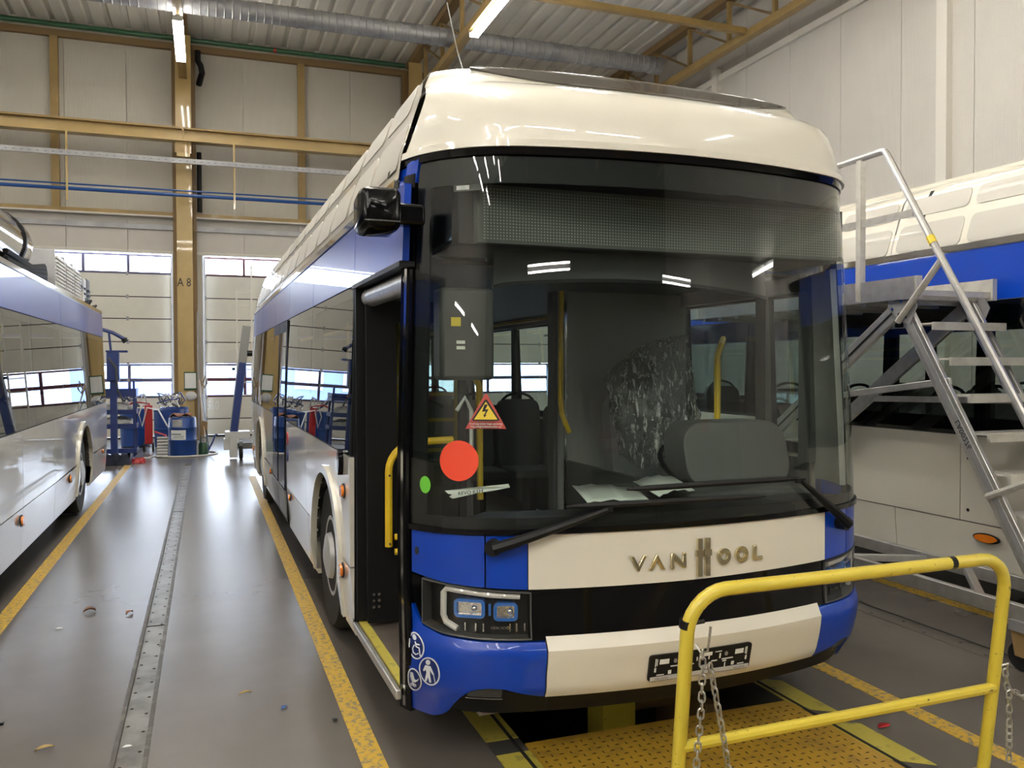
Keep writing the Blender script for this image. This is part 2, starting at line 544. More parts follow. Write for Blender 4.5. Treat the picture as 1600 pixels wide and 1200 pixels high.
# ---------------------------------------------------------------- sectional gates
def gate(k, x0, x1, fm, number=None, glazed=False):
    Y = 23.6
    fr = MB().box(x0-.02,x0+.05,Y-.06,Y+.06,0,4.75).box(x1-.05,x1+.02,Y-.06,Y+.06,0,4.75)
    g = struct(fr, 'door_%d' % k, m_steel)
    rows = [(.03,.46,0),(.46,1.04,0),(1.04,1.49,1),(1.49,1.90,1),(1.90,2.47,0),(2.47,3.06,0),(3.06,3.62,0),(3.62,4.21,0),(4.21,4.70,1)]
    if glazed: rows = [(a,b,1 if .4 < a else 0) for a,b,w in rows]
    nm = max(1, round((x1-x0)/1.01))
    st = (x1-x0)/nm
    MB().box(x0,x1,Y-.05,Y+.02,0,.035).build('bottom_seal', m_mblack, g)
    for a,b,w in rows:
        if not w:
            MB().box(x0+.03,x1-.03,Y-.025,Y+.02,a+.012,b-.012).build('door_panel', m_gate, g)
            MB().box(x0+.03,x1-.03,Y-.012,Y+.01,b-.014,b+.014).build('panel_joint', m_mblack, g)
        else:
            t = .045
            MB().box(x0+.03,x1-.03,Y-.03,Y+.02,a,a+t).build('window_rail', fm, g)
            MB().box(x0+.03,x1-.03,Y-.03,Y+.02,b-t,b).build('window_rail', fm, g)
            for i in range(nm+1):
                xc = x0+.03+(x1-x0-.06)*i/nm
                MB().box(max(xc-.035,x0+.03),min(xc+.035,x1-.03),Y-.031,Y+.021,a+t,b-t).build('mullion', fm, g)
            for i in range(nm):
                xa, xb = x0+.03+(x1-x0-.06)*i/nm+.035, x0+.03+(x1-x0-.06)*(i+1)/nm-.035
                MB().add([(xa,Y,a+t),(xb,Y,a+t),(xb,Y,b-t),(xa,Y,b-t)],[(0,1,2,3)]).build('window_pane', m_clear, g)
    for a,b,w in rows[1:]:
        for xx in (x0+.06, x0+(x1-x0)*.74):
            MB().box(xx-.03,xx+.03,Y-.045,Y-.02,a-.05,a+.05).build('hinge', m_steel, g)
    if number:
        MB().text(number, .34, lambda u,v,o: (.16+u*.62,Y-.0265-o,.80+v), 0, .001).build('number', m_decal, g)
    return g
gate(1, -4.95, -.78, m_gfr)
gate(2, -.06, 5.0, m_gfr2, '560')
gate(3, 5.85, 10.65, m_gfr)
gate(4, -10.9, -5.9, m_gfr2)

# ---------------------------------------------------------------- steel frame
def column(x, label, text=None):
    c = thing('steel_column', label, 'column', (x,22.6,0), 'crane columns along the gate wall')
    zt = 10.05
    MB().box(x-.185,x+.185,22.6,22.63,0,zt).build('front_flange', m_ochre2, c)
    MB().box(x-.012,x+.012,22.63,23.05,0,zt).build('web', m_ochre, c)
    MB().box(x-.28,x+.28,23.05,23.14,0,9.86).build('rear_flange', m_brown, c)
    MB().box(x-.3,x+.3,22.5,23.16,0,.03).build('base_plate', m_ochre, c)
    MB().box(x-.185,x+.185,22.14,22.6,7.02,7.30).build('crane_bracket', m_ochre, c)
    MB().box(x-.15,x+.15,22.10,22.58,6.93,7.02).build('bracket_foot', m_ochre2, c)
    if text:
        MB().text(text, .30, lambda u,v,o: (x-.02+u*.75,22.599-o,3.92+v), 0, .0012).build('stencil', m_ink, c)
    return c
colm = column(-.47, 'ochre steel column stencilled A 8 between the two gates', 'A 8')
column(5.42, 'ochre steel column whose top shows behind the roof of the middle bus')
column(-6.35, 'ochre steel column hidden behind the bus with bare roof equipment')

def truss(x, label):
    t = thing('roof_truss', label, 'roof truss', (x,0,9), 'roof trusses')
    MB().box(x-.09,x+.09,-16.4,23.0,8.97,9.14).build('bottom_chord', m_ochre, t)
    MB().box(x-.12,x+.12,-16.4,23.2,10.06,10.23).build('top_chord', m_brown, t)
    y = 21.48
    k = 0
    while y > -6:
        MB().box(x-.045,x+.045,y-.045,y+.045,9.14,10.06).build('strut', m_ochre, t)
        MB().bar((x,y-.05,10.03),(x,y-1.60,9.17),.05,.05).build('diagonal', m_brown, t)
        y -= 1.652; k += 1
    return t
truss(-.47, 'ochre lattice truss running back to the A 8 column, lamp below it')
truss(5.42, 'ochre lattice truss above the middle bus with a long lamp under it')
truss(11.25, 'ochre lattice truss close along the white side wall')
truss(-6.35, 'ochre lattice truss above the bus with bare roof equipment')
tb = MB().bar((5.5,15.8,9.19),(11.16,15.8,9.12),.14,.13)
tag(tb.build('tie_beam', m_ochre), 'ochre tie beam spanning between two roof trusses', 'beam')

cb = thing('crane_beam', 'ochre crane runway beam carried across the gate wall', 'beam', (0,22.2,7.3))
MB().box(XL,XR,22.05,22.35,7.30,7.335).build('bottom_flange', m_ochre2, cb)
MB().box(XL,XR,22.05,22.35,7.585,7.62).build('top_flange', m_ochre, cb)
MB().box(XL,XR,22.19,22.21,7.33,7.59).build('web', m_ochre2, cb)
MB().box(XL,XR,22.17,22.23,7.62,7.66).build('crane_rail', m_brown, cb)
MB().box(-.49,-.45,22.06,22.34,7.335,7.585).build('splice_plate', m_ochre, cb)
for x in (-9.2,-2.99,.70,4.4):
    hg = MB().box(x-.022,x+.022,22.0,22.03,5.70,7.30)
    tag(hg.build('pipe_hanger', m_ochre2), {-9.2:'ochre pipe hanger far along behind the bus with bare roof equipment',-2.99:'ochre pipe hanger between the pale wall post and the A 8 column',.70:'ochre pipe hanger just past the A 8 column towards the middle bus',4.4:'ochre pipe hanger hidden behind the middle bus roof'}[x], 'hanger', 'pipe hangers below the crane beam')
ct = thing('cable_tray', 'long galvanised cable tray below the crane beam', 'cable tray', (0,21.97,6.74))
MB().box(XL,6,21.95,21.955,6.73,6.85).box(XL,6,21.955,22.0,6.73,6.735).build('tray', m_steel, ct)
sl = MB()
x = -6.
while x < 4: sl.box(x,x+.05,21.946,21.951,6.782,6.794); x += .16
sl.build('slot', m_dgrey, ct, kind='stuff')
tag(MB().tube([(XL,22.05,5.98),(6,22.05,5.98)], .042, 10).build('blue_pipe', m_bpipe), 'thick blue pipe running low across the gate wall', 'pipe')
tag(MB().tube([(XL,22.05,6.09),(6,22.05,6.09)], .02, 8).build('blue_pipe', m_bpipe), 'thin blue pipe just above the thick blue pipe', 'pipe')
gp = thing('green_pipe', 'green pipe along the top of the gate wall', 'pipe', (0,22.9,10.03))
MB().tube([(XL,22.9,10.04),(5.2,22.9,10.04)], .062, 10).build('pipe', m_green, gp)
MB().tube([(1.73,22.9,10.04),(1.79,22.9,10.04)], .068, 10).build('red_band', m_red, gp, label='red band')
du = thing('air_duct', 'round galvanised spiral duct crossing under the roof deck', 'duct', (0,19,9.4))
x = -12.9
while x < 10.8:
    L = 2.97
    pr = [(.20,0)]
    k = .02
    while k < L-.3:
        pr += [(.205,k),(.205,k+.13),(.216,k+.14),(.216,k+.152),(.205,k+.16)]
        k += .162
    pr += [(.205,L-.03),(.222,L-.028),(.222,L)]
    if x+L > 10.9: pr = [(r,h) for r,h in pr if x+h < 10.86]
    MB().lathe(pr, (x,19,9.4), 20, 'X').build('duct_section', m_steel, du, sharp=25)
    x += L
dp = thing('downpipe', 'black downpipe with an elbow beside the A 8 column', 'pipe', (-.12,22.9,6))
MB().tube([(-.12,22.92,9.80),(-.12,22.92,9.55),(-.05,22.9,9.42),(-.02,22.88,9.25),(-.10,23.2,9.05)], .075, 10).build('elbow', m_mblack, dp)
MB().tube([(-.115,22.95,7.25),(-.115,22.95,5.75)], .06, 10).build('pipe', m_mblack, dp)
tag(MB().tube([(5.14,18.4,9.94),(5.32,18.2,8.80),(5.42,18.05,8.30)], .014, 6).build('support_rod', m_white), 'thin white rod hanging from the truss above the middle bus', 'rod')

# ---------------------------------------------------------------- ceiling lamps (local, along y)
def lamp_proto():
    t = thing('ceiling_lamp', '', 'lamp', (0,0,0), 'fluorescent lamps under the roof trusses', world=False)
    MB().box(-.045,.045,-1.25,1.25,.0,.07).build('housing', m_lgrey, t)
    for x in (-.075,.075):
        MB().tube([(x,-1.2,-.01),(x,1.2,-.01)], .026, 8).build('tube', m_tube, t)
    for y in (-1.25,1.22):
        MB().box(-.10,.10,y,y+.03,-.05,.05).build('end_cap', m_lgrey, t)
    for y in (-.9,.9):
        MB().box(-.012,.012,y-.012,y+.012,.07,.13).build('hanger', m_steel, t)
    return t
LP = lamp_proto()
spots = [(-.47,19.65,'fluorescent lamp in front of the top of the A 8 column'),
         (5.42,16.05,'long fluorescent lamp under the truss above the middle bus')]
for x, ys_ in ((-.47,(14.4,9.1,6.6,4.4)),(.45,(8.4,5.9,3.6)),(5.42,(10.8,)),(1.3,(9.6,7.8,6.0,4.4)),(8.4,(9.5,-2)),(-6.35,(18.4,13.2,8,2.8,-12.8)),(-10.5,(15,8,1.5,-13))):  # truss rows, and rows between the trusses added to brighten buses and hall
    for y in ys_: spots.append((x,y,None))
HIGH = len(spots)
for x,ys_ in ((-9.5,(-2.5,-7)),):  # low lamps added for fill and for glints in the windscreen corner
    for y in ys_: spots.append((x,y,None))
LOWN = len(spots)
for x in (-11.4,-9.4,-7.4,-5.4,-3.4):  # far-left grid added to light the bus front and the flank by the ladder
    for y in (-4.2,-7.2,-10.2): spots.append((x,y,None))
for x in (-1,3,7): spots.append((x,-8.5,None))  # crosswise lamps here and below added to light the bus front
for x in (-1.5,1.5,4.5): spots.append((x,-5.5,None))
for i,(x,y,lb) in enumerate(spots):
    o = LP if i == 0 else copy_tree(LP)
    z = 4.0 if HIGH <= i < LOWN else 8.84
    o.location = (x,y,z)
    if i >= LOWN and x > -2: o.rotation_euler = (0,0,PI/2)
    o['label'] = lb or 'unseen overhead lamp outside the picture, most of these added to light buses and hall'
    if i >= HIGH or x in (8.4, .45, 1.3, -10.5):      # added lamps, hung on pipes from the deck
        tag(MB().tube([(x,y,z+.12),(x,y,10.2)], .02, 6).build('lamp_pipe', m_steel), 'thin steel pipe made up to carry an added lamp outside the picture', 'pipe', 'pipes carrying added lamps')
# lamps mirrored in the windscreen: two crosswise far behind the camera, two along the side wall
for x,y,z,r,lb in ((1.5,-10.55,5.0,(0,-1.1,PI/2),'crosswise lamp behind the photographer, mirrored above the driver screen'),
                   (10.4,-11.6,5.0,(0,-1.1,PI/2),'crosswise lamp behind the photographer, mirrored right of the first one'),
                   (11.6,-3.2,4.25,(0,-.9,0),'lamp low on the side wall, mirrored as a slanted bar in the windscreen'),
                   (11.6,1.35,4.3,(0,-.9,0),'lamp low on the side wall, mirrored in the windscreen edge')):
    o = copy_tree(LP); o.location = (x,y,z); o.rotation_euler = r
    o['label'] = lb
    if x > 11: o.scale = (1.3,1.25,1.3)

# ---------------------------------------------------------------- the yard outside
struct(MB().box(-70,70,24.2,130,-.15,-.02), 'ground', m_asph, smooth=False)
def shed(x0, x1, y, h, label, m):
    b = thing('warehouse', label, 'building', (x0,y,0))
    MB().box(x0,x1,y,y+8,0,h).build('wall', m, b)
    MB().box(x0-.2,x1+.2,y-.2,y+8.2,h,h+.25).build('roof_edge', m_steel, b)
    x = x0+1
    while x < x1-2:
        for z in (.9, 2.7):
            if z+1.2 < h: MB().box(x,x+1.7,y-.06,y,z,z+1.2).build('window', m_bwin, b)
        x += 2.9
    return b
shed(-16,4.2,52,3.6,'blue clad building across the yard seen through the gate windows beside the A 8 column', m_bld)
shed(5.5,34,58,4.4,'pale low building across the yard further along', m_wtrim)
# ================================================================ buses (local axes: x across, y rearwards from the nose, z up)
RF, RC, HW = 3.5, .58, 1.275
SP = (HW-RC)/(RF-RC); PH = math.asin(SP); S0 = RF*PH; S1 = S0+RC*(PI/2-PH)
LY0 = RF*(1-math.cos(PH)); LY1 = LY0+RC*math.cos(PH)
AK = [(.26,.10),(.36,.045),(.42,.0),(.56,-.03),(.60,-.035),(.66,0),(1.1,0),(2.70,.06),(2.74,.045),(2.82,.055),(2.90,.08),(2.96,.115),(3.01,.165),(3.05,.235),(3.08,.305),(3.105,.385),(3.12,.415),(3.185,.46),(3.20,.50),(3.21,.60),(3.22,.85),(3.33,1.25)]
BK = [(.26,.03),(.5,0),(1.3,0),(2.62,.05),(2.76,.068),(2.95,.13),(3.10,.18),(3.18,.215),(3.20,.24),(3.22,.30),(3.28,.42),(3.33,.55)]
KY = [(2.78,1.),(2.95,.8),(3.10,.5),(3.18,.4)]
def base(s):
    g = 1 if s >= 0 else -1
    t = abs(s)
    if t <= S0: x, y, nx, ny = RF*math.sin(t/RF), RF*(1-math.cos(t/RF)), math.sin(t/RF), -math.cos(t/RF)
    elif t <= S1:
        a = PH+(t-S0)/RC
        x, y, nx, ny = HW-RC+RC*math.sin(a), LY1-RC*math.cos(a), math.sin(a), -math.cos(a)
    else: x, y, nx, ny = HW, LY1+t-S1, 1, 0
    return g*x, y, g*nx, ny
def FP(s, z, o=0.):
    """Nose surface: s = arc length from the middle, z up, o outwards."""
    x, y, nx, ny = base(s)
    fade = max(0., 1-max(0., y-LY1)/.35)
    return (x*(1-lin(BK, z)/HW)+nx*o, y+lin(AK, z)*fade+ny*o, z)
def SD(sg):
    return lambda y, z, o=0.: (sg*(HW-lin(BK, z)+o), y, z)
def us(a, b, st=.05): return rng(a, b, max(1, int(math.ceil(abs(b-a)/st))))

def arch_poly(y0, y1, z0, z1, arches):
    """Outlines of a panel y0..y1, z0..z1 with the wheel arches cut from below (two pieces where the arch is taller)."""
    for c, w, tp in arches:
        if not (y0 < c-w and c+w < y1) or tp <= z0: continue
        arc = []
        for k in range(33):
            t = PI-PI*k/32
            arc.append((c+w*math.cos(t), tp-w*.95+w*.95*math.sin(t)))
        if tp > z1:
            lf = [p for p in arc if p[0] < c and z0 <= p[1] <= z1]
            rt = [p for p in arc if p[0] > c and z0 <= p[1] <= z1]
            a0 = [(c-w, z0)] if arc[0][1] > z0 else []
            a1 = [(c+w, z0)] if arc[0][1] > z0 else []
            return [[(y0,z1),(y0,z0)]+a0+lf+[(lf[-1][0]+.004,z1)], [(rt[0][0]-.004,z1)]+rt+a1+[(y1,z0),(y1,z1)]]
        lf = [p for p in arc if p[1] >= z0]
        return [[(y0,z1),(y0,z0)]+lf+[(y1,z0),(y1,z1)]]
    return [[(y0,z1),(y0,z0),(y1,z0),(y1,z1)]]

def wheel(root, x, y, sg, r=.48, world=None):
    t = MB().lathe([(r*.62,-.13),(r*.93,-.14),(r,-.09),(r,.09),(r*.95,.135),(r*.62,.13)], (x,y,r), 28, 'X')
    w = t.build('tyre', m_tyre, root)
    f = sg
    MB().lathe([(r*.62,.0),(r*.61,f*.12),(r*.52,f*.135),(r*.34,f*.10),(r*.30,f*.16),(r*.12,f*.18),(.0,f*.18)], (x,y,r), 24, 'X').build('wheel_cover', m_hub, w)
    hs = MB()
    for k in range(8):
        a = 2*PI*k/8
        hs.cyl((x+f*.119,y+r*.43*math.cos(a),r+r*.43*math.sin(a)),(x+f*.128,y+r*.43*math.cos(a),r+r*.43*math.sin(a)), .035, 8)
    hs.build('cover_slot', m_hole, w, kind='stuff')
    return w

def pods(root, sg, y0, y1, ys0=None):
    """White roof-edge fairings with two rows of recessed hatches."""
    fn = SD(sg)
    y = y0
    zl = [2.655,2.76,2.85,2.95,3.05,3.13,3.20,3.25,3.30,3.33]
    while y < y1-.3:
        ye = min(y+1.40, y1)
        p = MB()
        st = (lambda z: max(y+.004, ys0(z)-.012)) if ys0 and y == y0 else (lambda z: y+.008)
        vs = [fn(st(z), z, 0) for z in zl] + [fn(ye-.008, z, 0) for z in zl] + [(sg*.6, st(3.33), 3.335), (sg*.6, ye-.008, 3.335)]
        k = len(zl)
        fs = [(i, i+1, k+i+1, k+i) for i in range(k-1)] + [(k-1, 2*k, 2*k+1, 2*k-1)]
        p.add(vs, fs)
        pd = p.build('roof_fairing', m_cream, root)
        yy = y+.04
        while yy+.6 < ye:
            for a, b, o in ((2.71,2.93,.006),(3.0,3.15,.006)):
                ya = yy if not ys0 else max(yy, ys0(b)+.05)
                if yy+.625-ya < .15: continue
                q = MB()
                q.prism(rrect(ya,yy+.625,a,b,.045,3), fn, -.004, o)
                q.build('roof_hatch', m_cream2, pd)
            yy += .685
        y = ye

def side(root, sg, y0, y1, arches, skirt, mid, glassy, band, z_gl=(1.29,2.265), joint=2.61, gm=None, far=False):
    fn = SD(sg)
    def row(name, segs, a, b, m, o0=-.03, o1=0., cut=True):
        for s in segs:
            for pl_ in arch_poly(s[0]+.004, s[1]-.004, a+.004, b-.004, arches if cut else ()):
                MB().prism(pl_, fn, o0, o1).build(name, m, root, sharp=30)
    row('skirt_panel', skirt, .26, .655, m_cream)
    row('side_panel', mid, .655, z_gl[0], m_cream)
    for s in glassy:
        MB().patch(rng(s[0]+.004, s[1]-.004, 4), z_gl[0]+.006, z_gl[1]-.004, fn, None, 0., 4).build('side_window', gm or m_sglass, root)
        # black frame band behind the pane edges
        q = MB()
        q.patch([s[0], s[1]], z_gl[0], z_gl[0]+.06, fn, -.05, -.012)
        q.patch([s[0], s[1]], z_gl[1]-.06, z_gl[1], fn, -.05, -.012)
        for a in (s[0], s[1]-.05): q.patch([a, a+.05], z_gl[0]+.06, z_gl[1]-.06, fn, -.05, -.012, 2)
        q.build('window_frame', m_mblack, root)
    row('cantrail_panel', band, z_gl[1], joint, m_blue, cut=False)
    MB().patch([y0, y1], joint, joint+.045, fn, -.03, .012).build('gutter_strip', m_chrome if not far else m_cream, root)
    for c, w, tp in arches:
        # arch trim and the dark wheel well behind
        pr = []
        for k in range(21):
            t = PI-PI*k/20
            pr.append((c+w*math.cos(t), tp-w*.95+w*.95*math.sin(t)))
        pr = [(c-w,.30)] + pr + [(c+w,.30)]
        ou = [(c+(y-c)*1.10, z+(.055 if z > .35 else 0)) for y, z in pr]
        MB().prism(ou+pr[::-1], fn, -.06, .024).build('arch_trim', m_cream, root)
        q = MB()
        q.patch(rng(0, len(pr)-1, len(pr)-1), lambda u: 0, lambda u: 1, lambda u, v, o: (sg*(HW-.02-.55*v), pr[int(round(u))][0], pr[int(round(u))][1]))
        q.prism(pr, lambda y, z, o: (sg*(HW-.57+o), y, z), 0, .01)
        q.build('wheel_well', m_mblack, root, fixn=False)
        wheel(root, sg*(HW-.185), c+(.13 if c < 4 and root.name == 'bus' else 0), sg, .50)

def amber(root, sg, y, z, r=.05, w=1.):
    fn = SD(sg)
    MB().prism(circ(y, z, r*1.25*w, 16, r), fn, 0, .006).build('marker_base', m_mblack, root)
    q = MB()
    q.prism(circ(y, z, r*w, 16, r*.8), fn, .006, .022)
    q.build('side_marker', m_amber, root)

def seat(root, x, y, z0, hand=True, ry=1):
    s = MB().box(x-.22,x+.22,y-.22,y+.2,z0+.40,z0+.48).build('passenger_seat', m_seat, root, bevel=.02)
    MB().prism(rrect(x-.22,x+.22,z0+.46,z0+1.12,.09), lambda u,v,o: (u,y+ry*(.2+o+(v-z0-.46)*.12),v), 0, .06).build('seat_back', m_seat, s)
    MB().box(x-.03,x+.03,y-.1,y+.1,z0,z0+.40).build('seat_leg', m_mblack, s)
    if hand:
        a = []
        for k in range(9):
            t = PI*k/8
            a.append((x-.17*math.cos(t), y+ry*.30, z0+1.08+.10*math.sin(t)))
        MB().tube(a, .014, 6).build('grab_handle', m_mblack, s)

def shell(root, y0, y1, zf=.34, roof=True, ceil=m_dgrey):
    """Interior floor, ceiling, roof skin, side liners below the belt, rear wall."""
    MB().box(-1.20,1.20,y0+.62,y1,zf-.06,zf).build('cabin_floor', m_wood, root)
    MB().box(-.95,.95,y0+.15,y0+.62,zf-.06,zf).build('cabin_floor', m_wood, root)
    MB().box(-1.20,1.20,y0+.72,y1,2.31,2.33).build('cabin_ceiling', ceil, root)

def windows_posts(root, sg, ys_):
    for y in ys_:
        MB().box(min(sg*1.17,sg*1.21),max(sg*1.17,sg*1.21),y-.05,y+.05,1.25,2.31).build('window_pillar', m_dgrey, root)

# ---------------------------------------------------------------- the bus in the middle
BY = math.radians(.69)
NV = V3((math.cos(BY), math.sin(BY), 0)); BV = V3((-math.sin(BY), math.cos(BY), 0))
bus = thing('bus', 'large white and blue bus in the middle with its front door open, facing the viewer', 'bus', NV*2.095+BV*3.22, world=False, rotz=BY)
L = 10.9
ARCH = [(2.55,.62,1.09),(8.62,.60,1.09)]
side(bus, -1, .60, L-.55, ARCH,
     [(1.60,3.62),(3.62,5.16),(6.64,9.55),(9.55,L-.5)], [(1.60,3.62),(3.62,5.16),(6.64,9.55),(9.55,L-.5)],
     [(1.62,3.40),(3.40,5.16),(6.64,8.55),(8.55,L-.55)], [(.42,1.62),(1.62,3.40),(3.40,5.16),(5.16,6.64),(6.64,8.55),(8.55,L-.5)])
side(bus, 1, .66, L-.55, ARCH,
     [(.66,1.7),(1.7,3.62),(3.62,5.9),(5.9,L-.5)], [(.66,1.7),(1.7,3.62),(3.62,5.9),(5.9,L-.5)],
     [(.70,1.12),(1.12,2.05),(2.05,3.75),(3.75,5.45),(5.45,7.1),(7.1,8.8),(8.8,L-.55)], [(.66,2.05),(2.05,3.75),(3.75,5.45),(5.45,7.1),(7.1,L-.5)], gm=glass('pale side glass', (.56,.66,.66), 1.5))
YC = lambda z: base(S1-.15)[1]*lin(KY, z)+lin(AK, z)
pods(bus, -1, .56, L-.75, YC)
pods(bus, 1, .56, L-.75, YC)
MB().box(-.75,.75,1.45,L-.6,3.30,3.33).build('roof_skin', m_cream, bus)
shell(bus, .1, L-.15)
for sg in (-1, 1):
    q = MB()
    for a, b in (((1.62,1.85),(3.25,5.16),(6.64,7.9),(9.3,L-.2)) if sg < 0 else ((.7,1.85),(3.25,7.9),(9.3,L-.2))): q.box(min(sg*1.19,sg*1.20),max(sg*1.19,sg*1.20),a,b,.34,1.27)
    q.build('side_liner', m_dgrey, bus)
    q = MB()
    q.box(min(sg*1.12,sg*1.19),max(sg*1.12,sg*1.19),.7 if sg > 0 else 1.6,L-.2,2.22,2.32).build('ceiling_cove', m_dgrey, bus)
windows_posts(bus, 1, (.72,1.12,2.05,3.75,5.45,7.1,8.8))
windows_posts(bus, -1, (1.66,3.40,5.12,6.68,8.55))
# rear end
def rear(root, L, zt=2.62, cream_top=True):
    def RP(s, z, o=0.):
        x, y, nx, ny = base(s)
        return (x*(1-lin(BK, z)/HW)+nx*o, L-y*.8-ny*o-max(0,z-2.6)*.3, z)
    uu = us(-S1, S1, .12)
    MB().patch(uu, .28, 1.28, RP, -.04, 0, 3).build('rear_panel', m_cream, root)
    MB().patch(uu, 1.29, 2.26, RP, -.04, 0, 3).build('rear_window_panel', m_black, root)
    MB().patch(uu, 2.27, zt, RP, -.04, 0, 2).build('rear_band', m_blue, root)
    if cream_top:
        q = MB().patch(uu, zt+.01, 3.33, RP, -.04, 0, 6)
        q.prism([(RP(u,3.33)[0],RP(u,3.33)[1]) for u in uu], lambda x,y,o: (x,y,3.33+o), -.01, 0).build('rear_fairing', m_cream, root)
rear(bus, L)
# second door: two glazed leaves
fnL = SD(-1)
for a, b in ((5.18,5.905),(5.915,6.62)):
    q = MB()
    q.prism([(a,.30),(b,.30),(b,2.255),(a,2.255)], fnL, -.03, .014, [[(a+.07,.62),(b-.07,.62),(b-.07,2.15),(a+.07,2.15)]])
    lf = q.build('door_leaf', m_mblack, bus)
    MB().patch([a+.07,b-.07], .62, 2.15, fnL, None, .012, 3).build('door_glass', m_sglass, lf)
    MB().prism([(a+.02,.34),(b-.02,.34),(b-.02,.60),(a+.02,.60)], fnL, .0, .018).build('kick_panel', m_grey, lf)
# small items along the door side
for y, z in ((1.80,1.07),(1.86,.585)): amber(bus, -1, y, z, .045)
for y, z in ((4.8,.60),(6.9,.60),(9.9,.60)): amber(bus, -1, y, z, .035)
MB().prism(circ(1.84,1.235,.035,16,.075), fnL, 0, .03).build('door_button', m_black, bus)
q = MB().prism(circ(5.02,1.13,.05,16,.06), fnL, 0, .008); q.build('round_sticker', m_red, bus)
q = MB().prism(circ(5.02,.97,.05,16,.06), fnL, 0, .008); q.build('round_sticker', m_navy, bus)
for y in (.95,1.3): MB().prism(circ(y,2.75,.008,8), fnL, 0, .004).build('fixing_screw', m_mblack, bus)

# ---- nose: roof cowl
CE = S1-.15
def FC(s, z, o=0.):
    x, y, nx, ny = base(s)
    return (x*(1-lin(BK, z)/HW)+nx*o, y*lin(KY, z)+lin(AK, z)+ny*o, z+o*lin([(2.9,0),(3.2,.9)], z))
uc = us(-CE, CE, .05)
zc = [2.745,2.78,2.82,2.86,2.90,2.93,2.96,2.985,3.01,3.03,3.05,3.065,3.08,3.093,3.105,3.112,3.12,3.15,3.185,3.195,3.20,3.21,3.22]
q = MB()
vs = [FC(u, z, 0) for u in uc for z in zc]
k = len(zc)
q.add(vs, [(i*k+j, (i+1)*k+j, (i+1)*k+j+1, i*k+j+1) for i in range(len(uc)-1) for j in range(k-1)])
cowl = q.build('roof_cowl', m_cream, bus, sharp=60)
q = MB()
top = [FC(u, 3.22) for u in uc]
q.add([(p[0],p[1],3.22) for p in top]+[(top[0][0],1.7,3.222),(top[-1][0],1.7,3.222)], [tuple(range(len(top)))+(len(top)+1,len(top))])
q.build('cowl_top', m_cream, cowl)
def dk(u):  # dark glossy inset on top of the cowl
    t = abs(u)/1.12
    return 3.112+.07*t**3
m_topd = mat('dark roof gloss', (.055, .048, .042), .12, coat=.6)
MB().patch(us(-1.10,1.12,.05), dk, 3.206, FC, -.004, .008, 10).build('roof_inset', m_topd, cowl, sharp=60)
MB().patch(us(-CE,CE,.06), 2.735, 2.765, FC, -.03, .018).build('cowl_lip', m_cream, cowl)
MB().patch(us(-S1-.10,S1+.10,.06), 2.705, 2.735, FP, -.03, .006).build('screen_trim', m_black, bus)
# ---- windscreen
SLW, SRW = -1.335, 1.42
MB().patch(us(SLW,SRW,.05), 1.115, 2.70, FP, None, 0, 8).build('windscreen', m_glass, bus)
q = MB()
q.patch(us(SLW,SRW,.06), 1.115, 1.16, FP, -.02, -.008)
q.patch(us(SLW,SRW,.06), 2.585, 2.70, FP, -.02, -.008)
q.patch(us(SLW,-1.255,.04), 1.16, 2.585, FP, -.02, -.008, 5)
q.patch(us(1.36,SRW,.04), 1.16, 2.585, FP, -.02, -.008, 5)
q.build('windscreen_border', m_mblack, bus)
MB().patch(us(SLW-.005,SRW,.05), 1.092, 1.115, FP, -.03, .012).build('screen_trim', m_black, bus)
# body behind the right corner and the black pillar of the door side
MB().patch(us(1.425,1.66,.05), .30, 1.285, FP, -.03, 0, 5).build('corner_panel', m_blue, bus)
MB().patch(us(1.425,1.66,.05), 1.29, 2.70, FP, -.01, 0, 6).build('corner_post', m_black, bus)
MB().patch(us(1.30,1.63,.05), 1.16, 2.32, FP, -.06, -.03, 4).build('pillar_liner', m_grey, bus)
MB().patch(us(-1.43,-1.345,.03), .24, 2.66, FP, -.06, .008, 8).build('door_post', m_black, bus)
MB().patch(us(-1.392,-1.375,.02), .26, 2.62, FP, .008, .016, 8).build('post_strip', m_chrome, bus)
MB().patch(us(-1.62,-1.43,.05), 2.265, 2.70, FP, -.03, 0, 3).build('header_panel', m_blue, bus)
MB().patch(us(-1.425,-1.34,.03), 2.62, 2.735, FP, -.02, .004).build('corner_cap', m_blue, bus)
# ---- front panels
def ztop(s): return 1.088
def zpan(s): return lin([(-1.34,.905),(-1.14,.878),(-.97,.868),(-.77,.856),(0,.852)], -abs(s))
for a, b, m, nm in ((-1.335,-.975,m_blue,'blue_panel'),(-.968,-.792,m_blue,'blue_panel'),(-.788,.778,m_cream,'cream_panel'),(.782,.965,m_blue,'blue_panel'),(.972,1.42,m_blue,'blue_panel')):
    MB().patch(us(a,b,.04), zpan, ztop, FP, -.03, 0, 3).build(nm, m, bus)
MB().prism(circ(-1.302,1.0,.012,12,.018), FP, 0, .002).build('plug', m_hole, bus)
# grille
MB().patch(us(-.79,.79,.06), .64, .862, FP, -.03, -.008, 2).build('grille_panel', m_black, bus)
# fin beside the headlamp
for g in (-1, 1):
    MB().prism([(g*1.36,.90),(g*1.285,.885),(g*1.278,.70),(g*1.30,.74),(g*1.345,.82)], FP, -.03, -.002).build('corner_fin', m_black, bus)
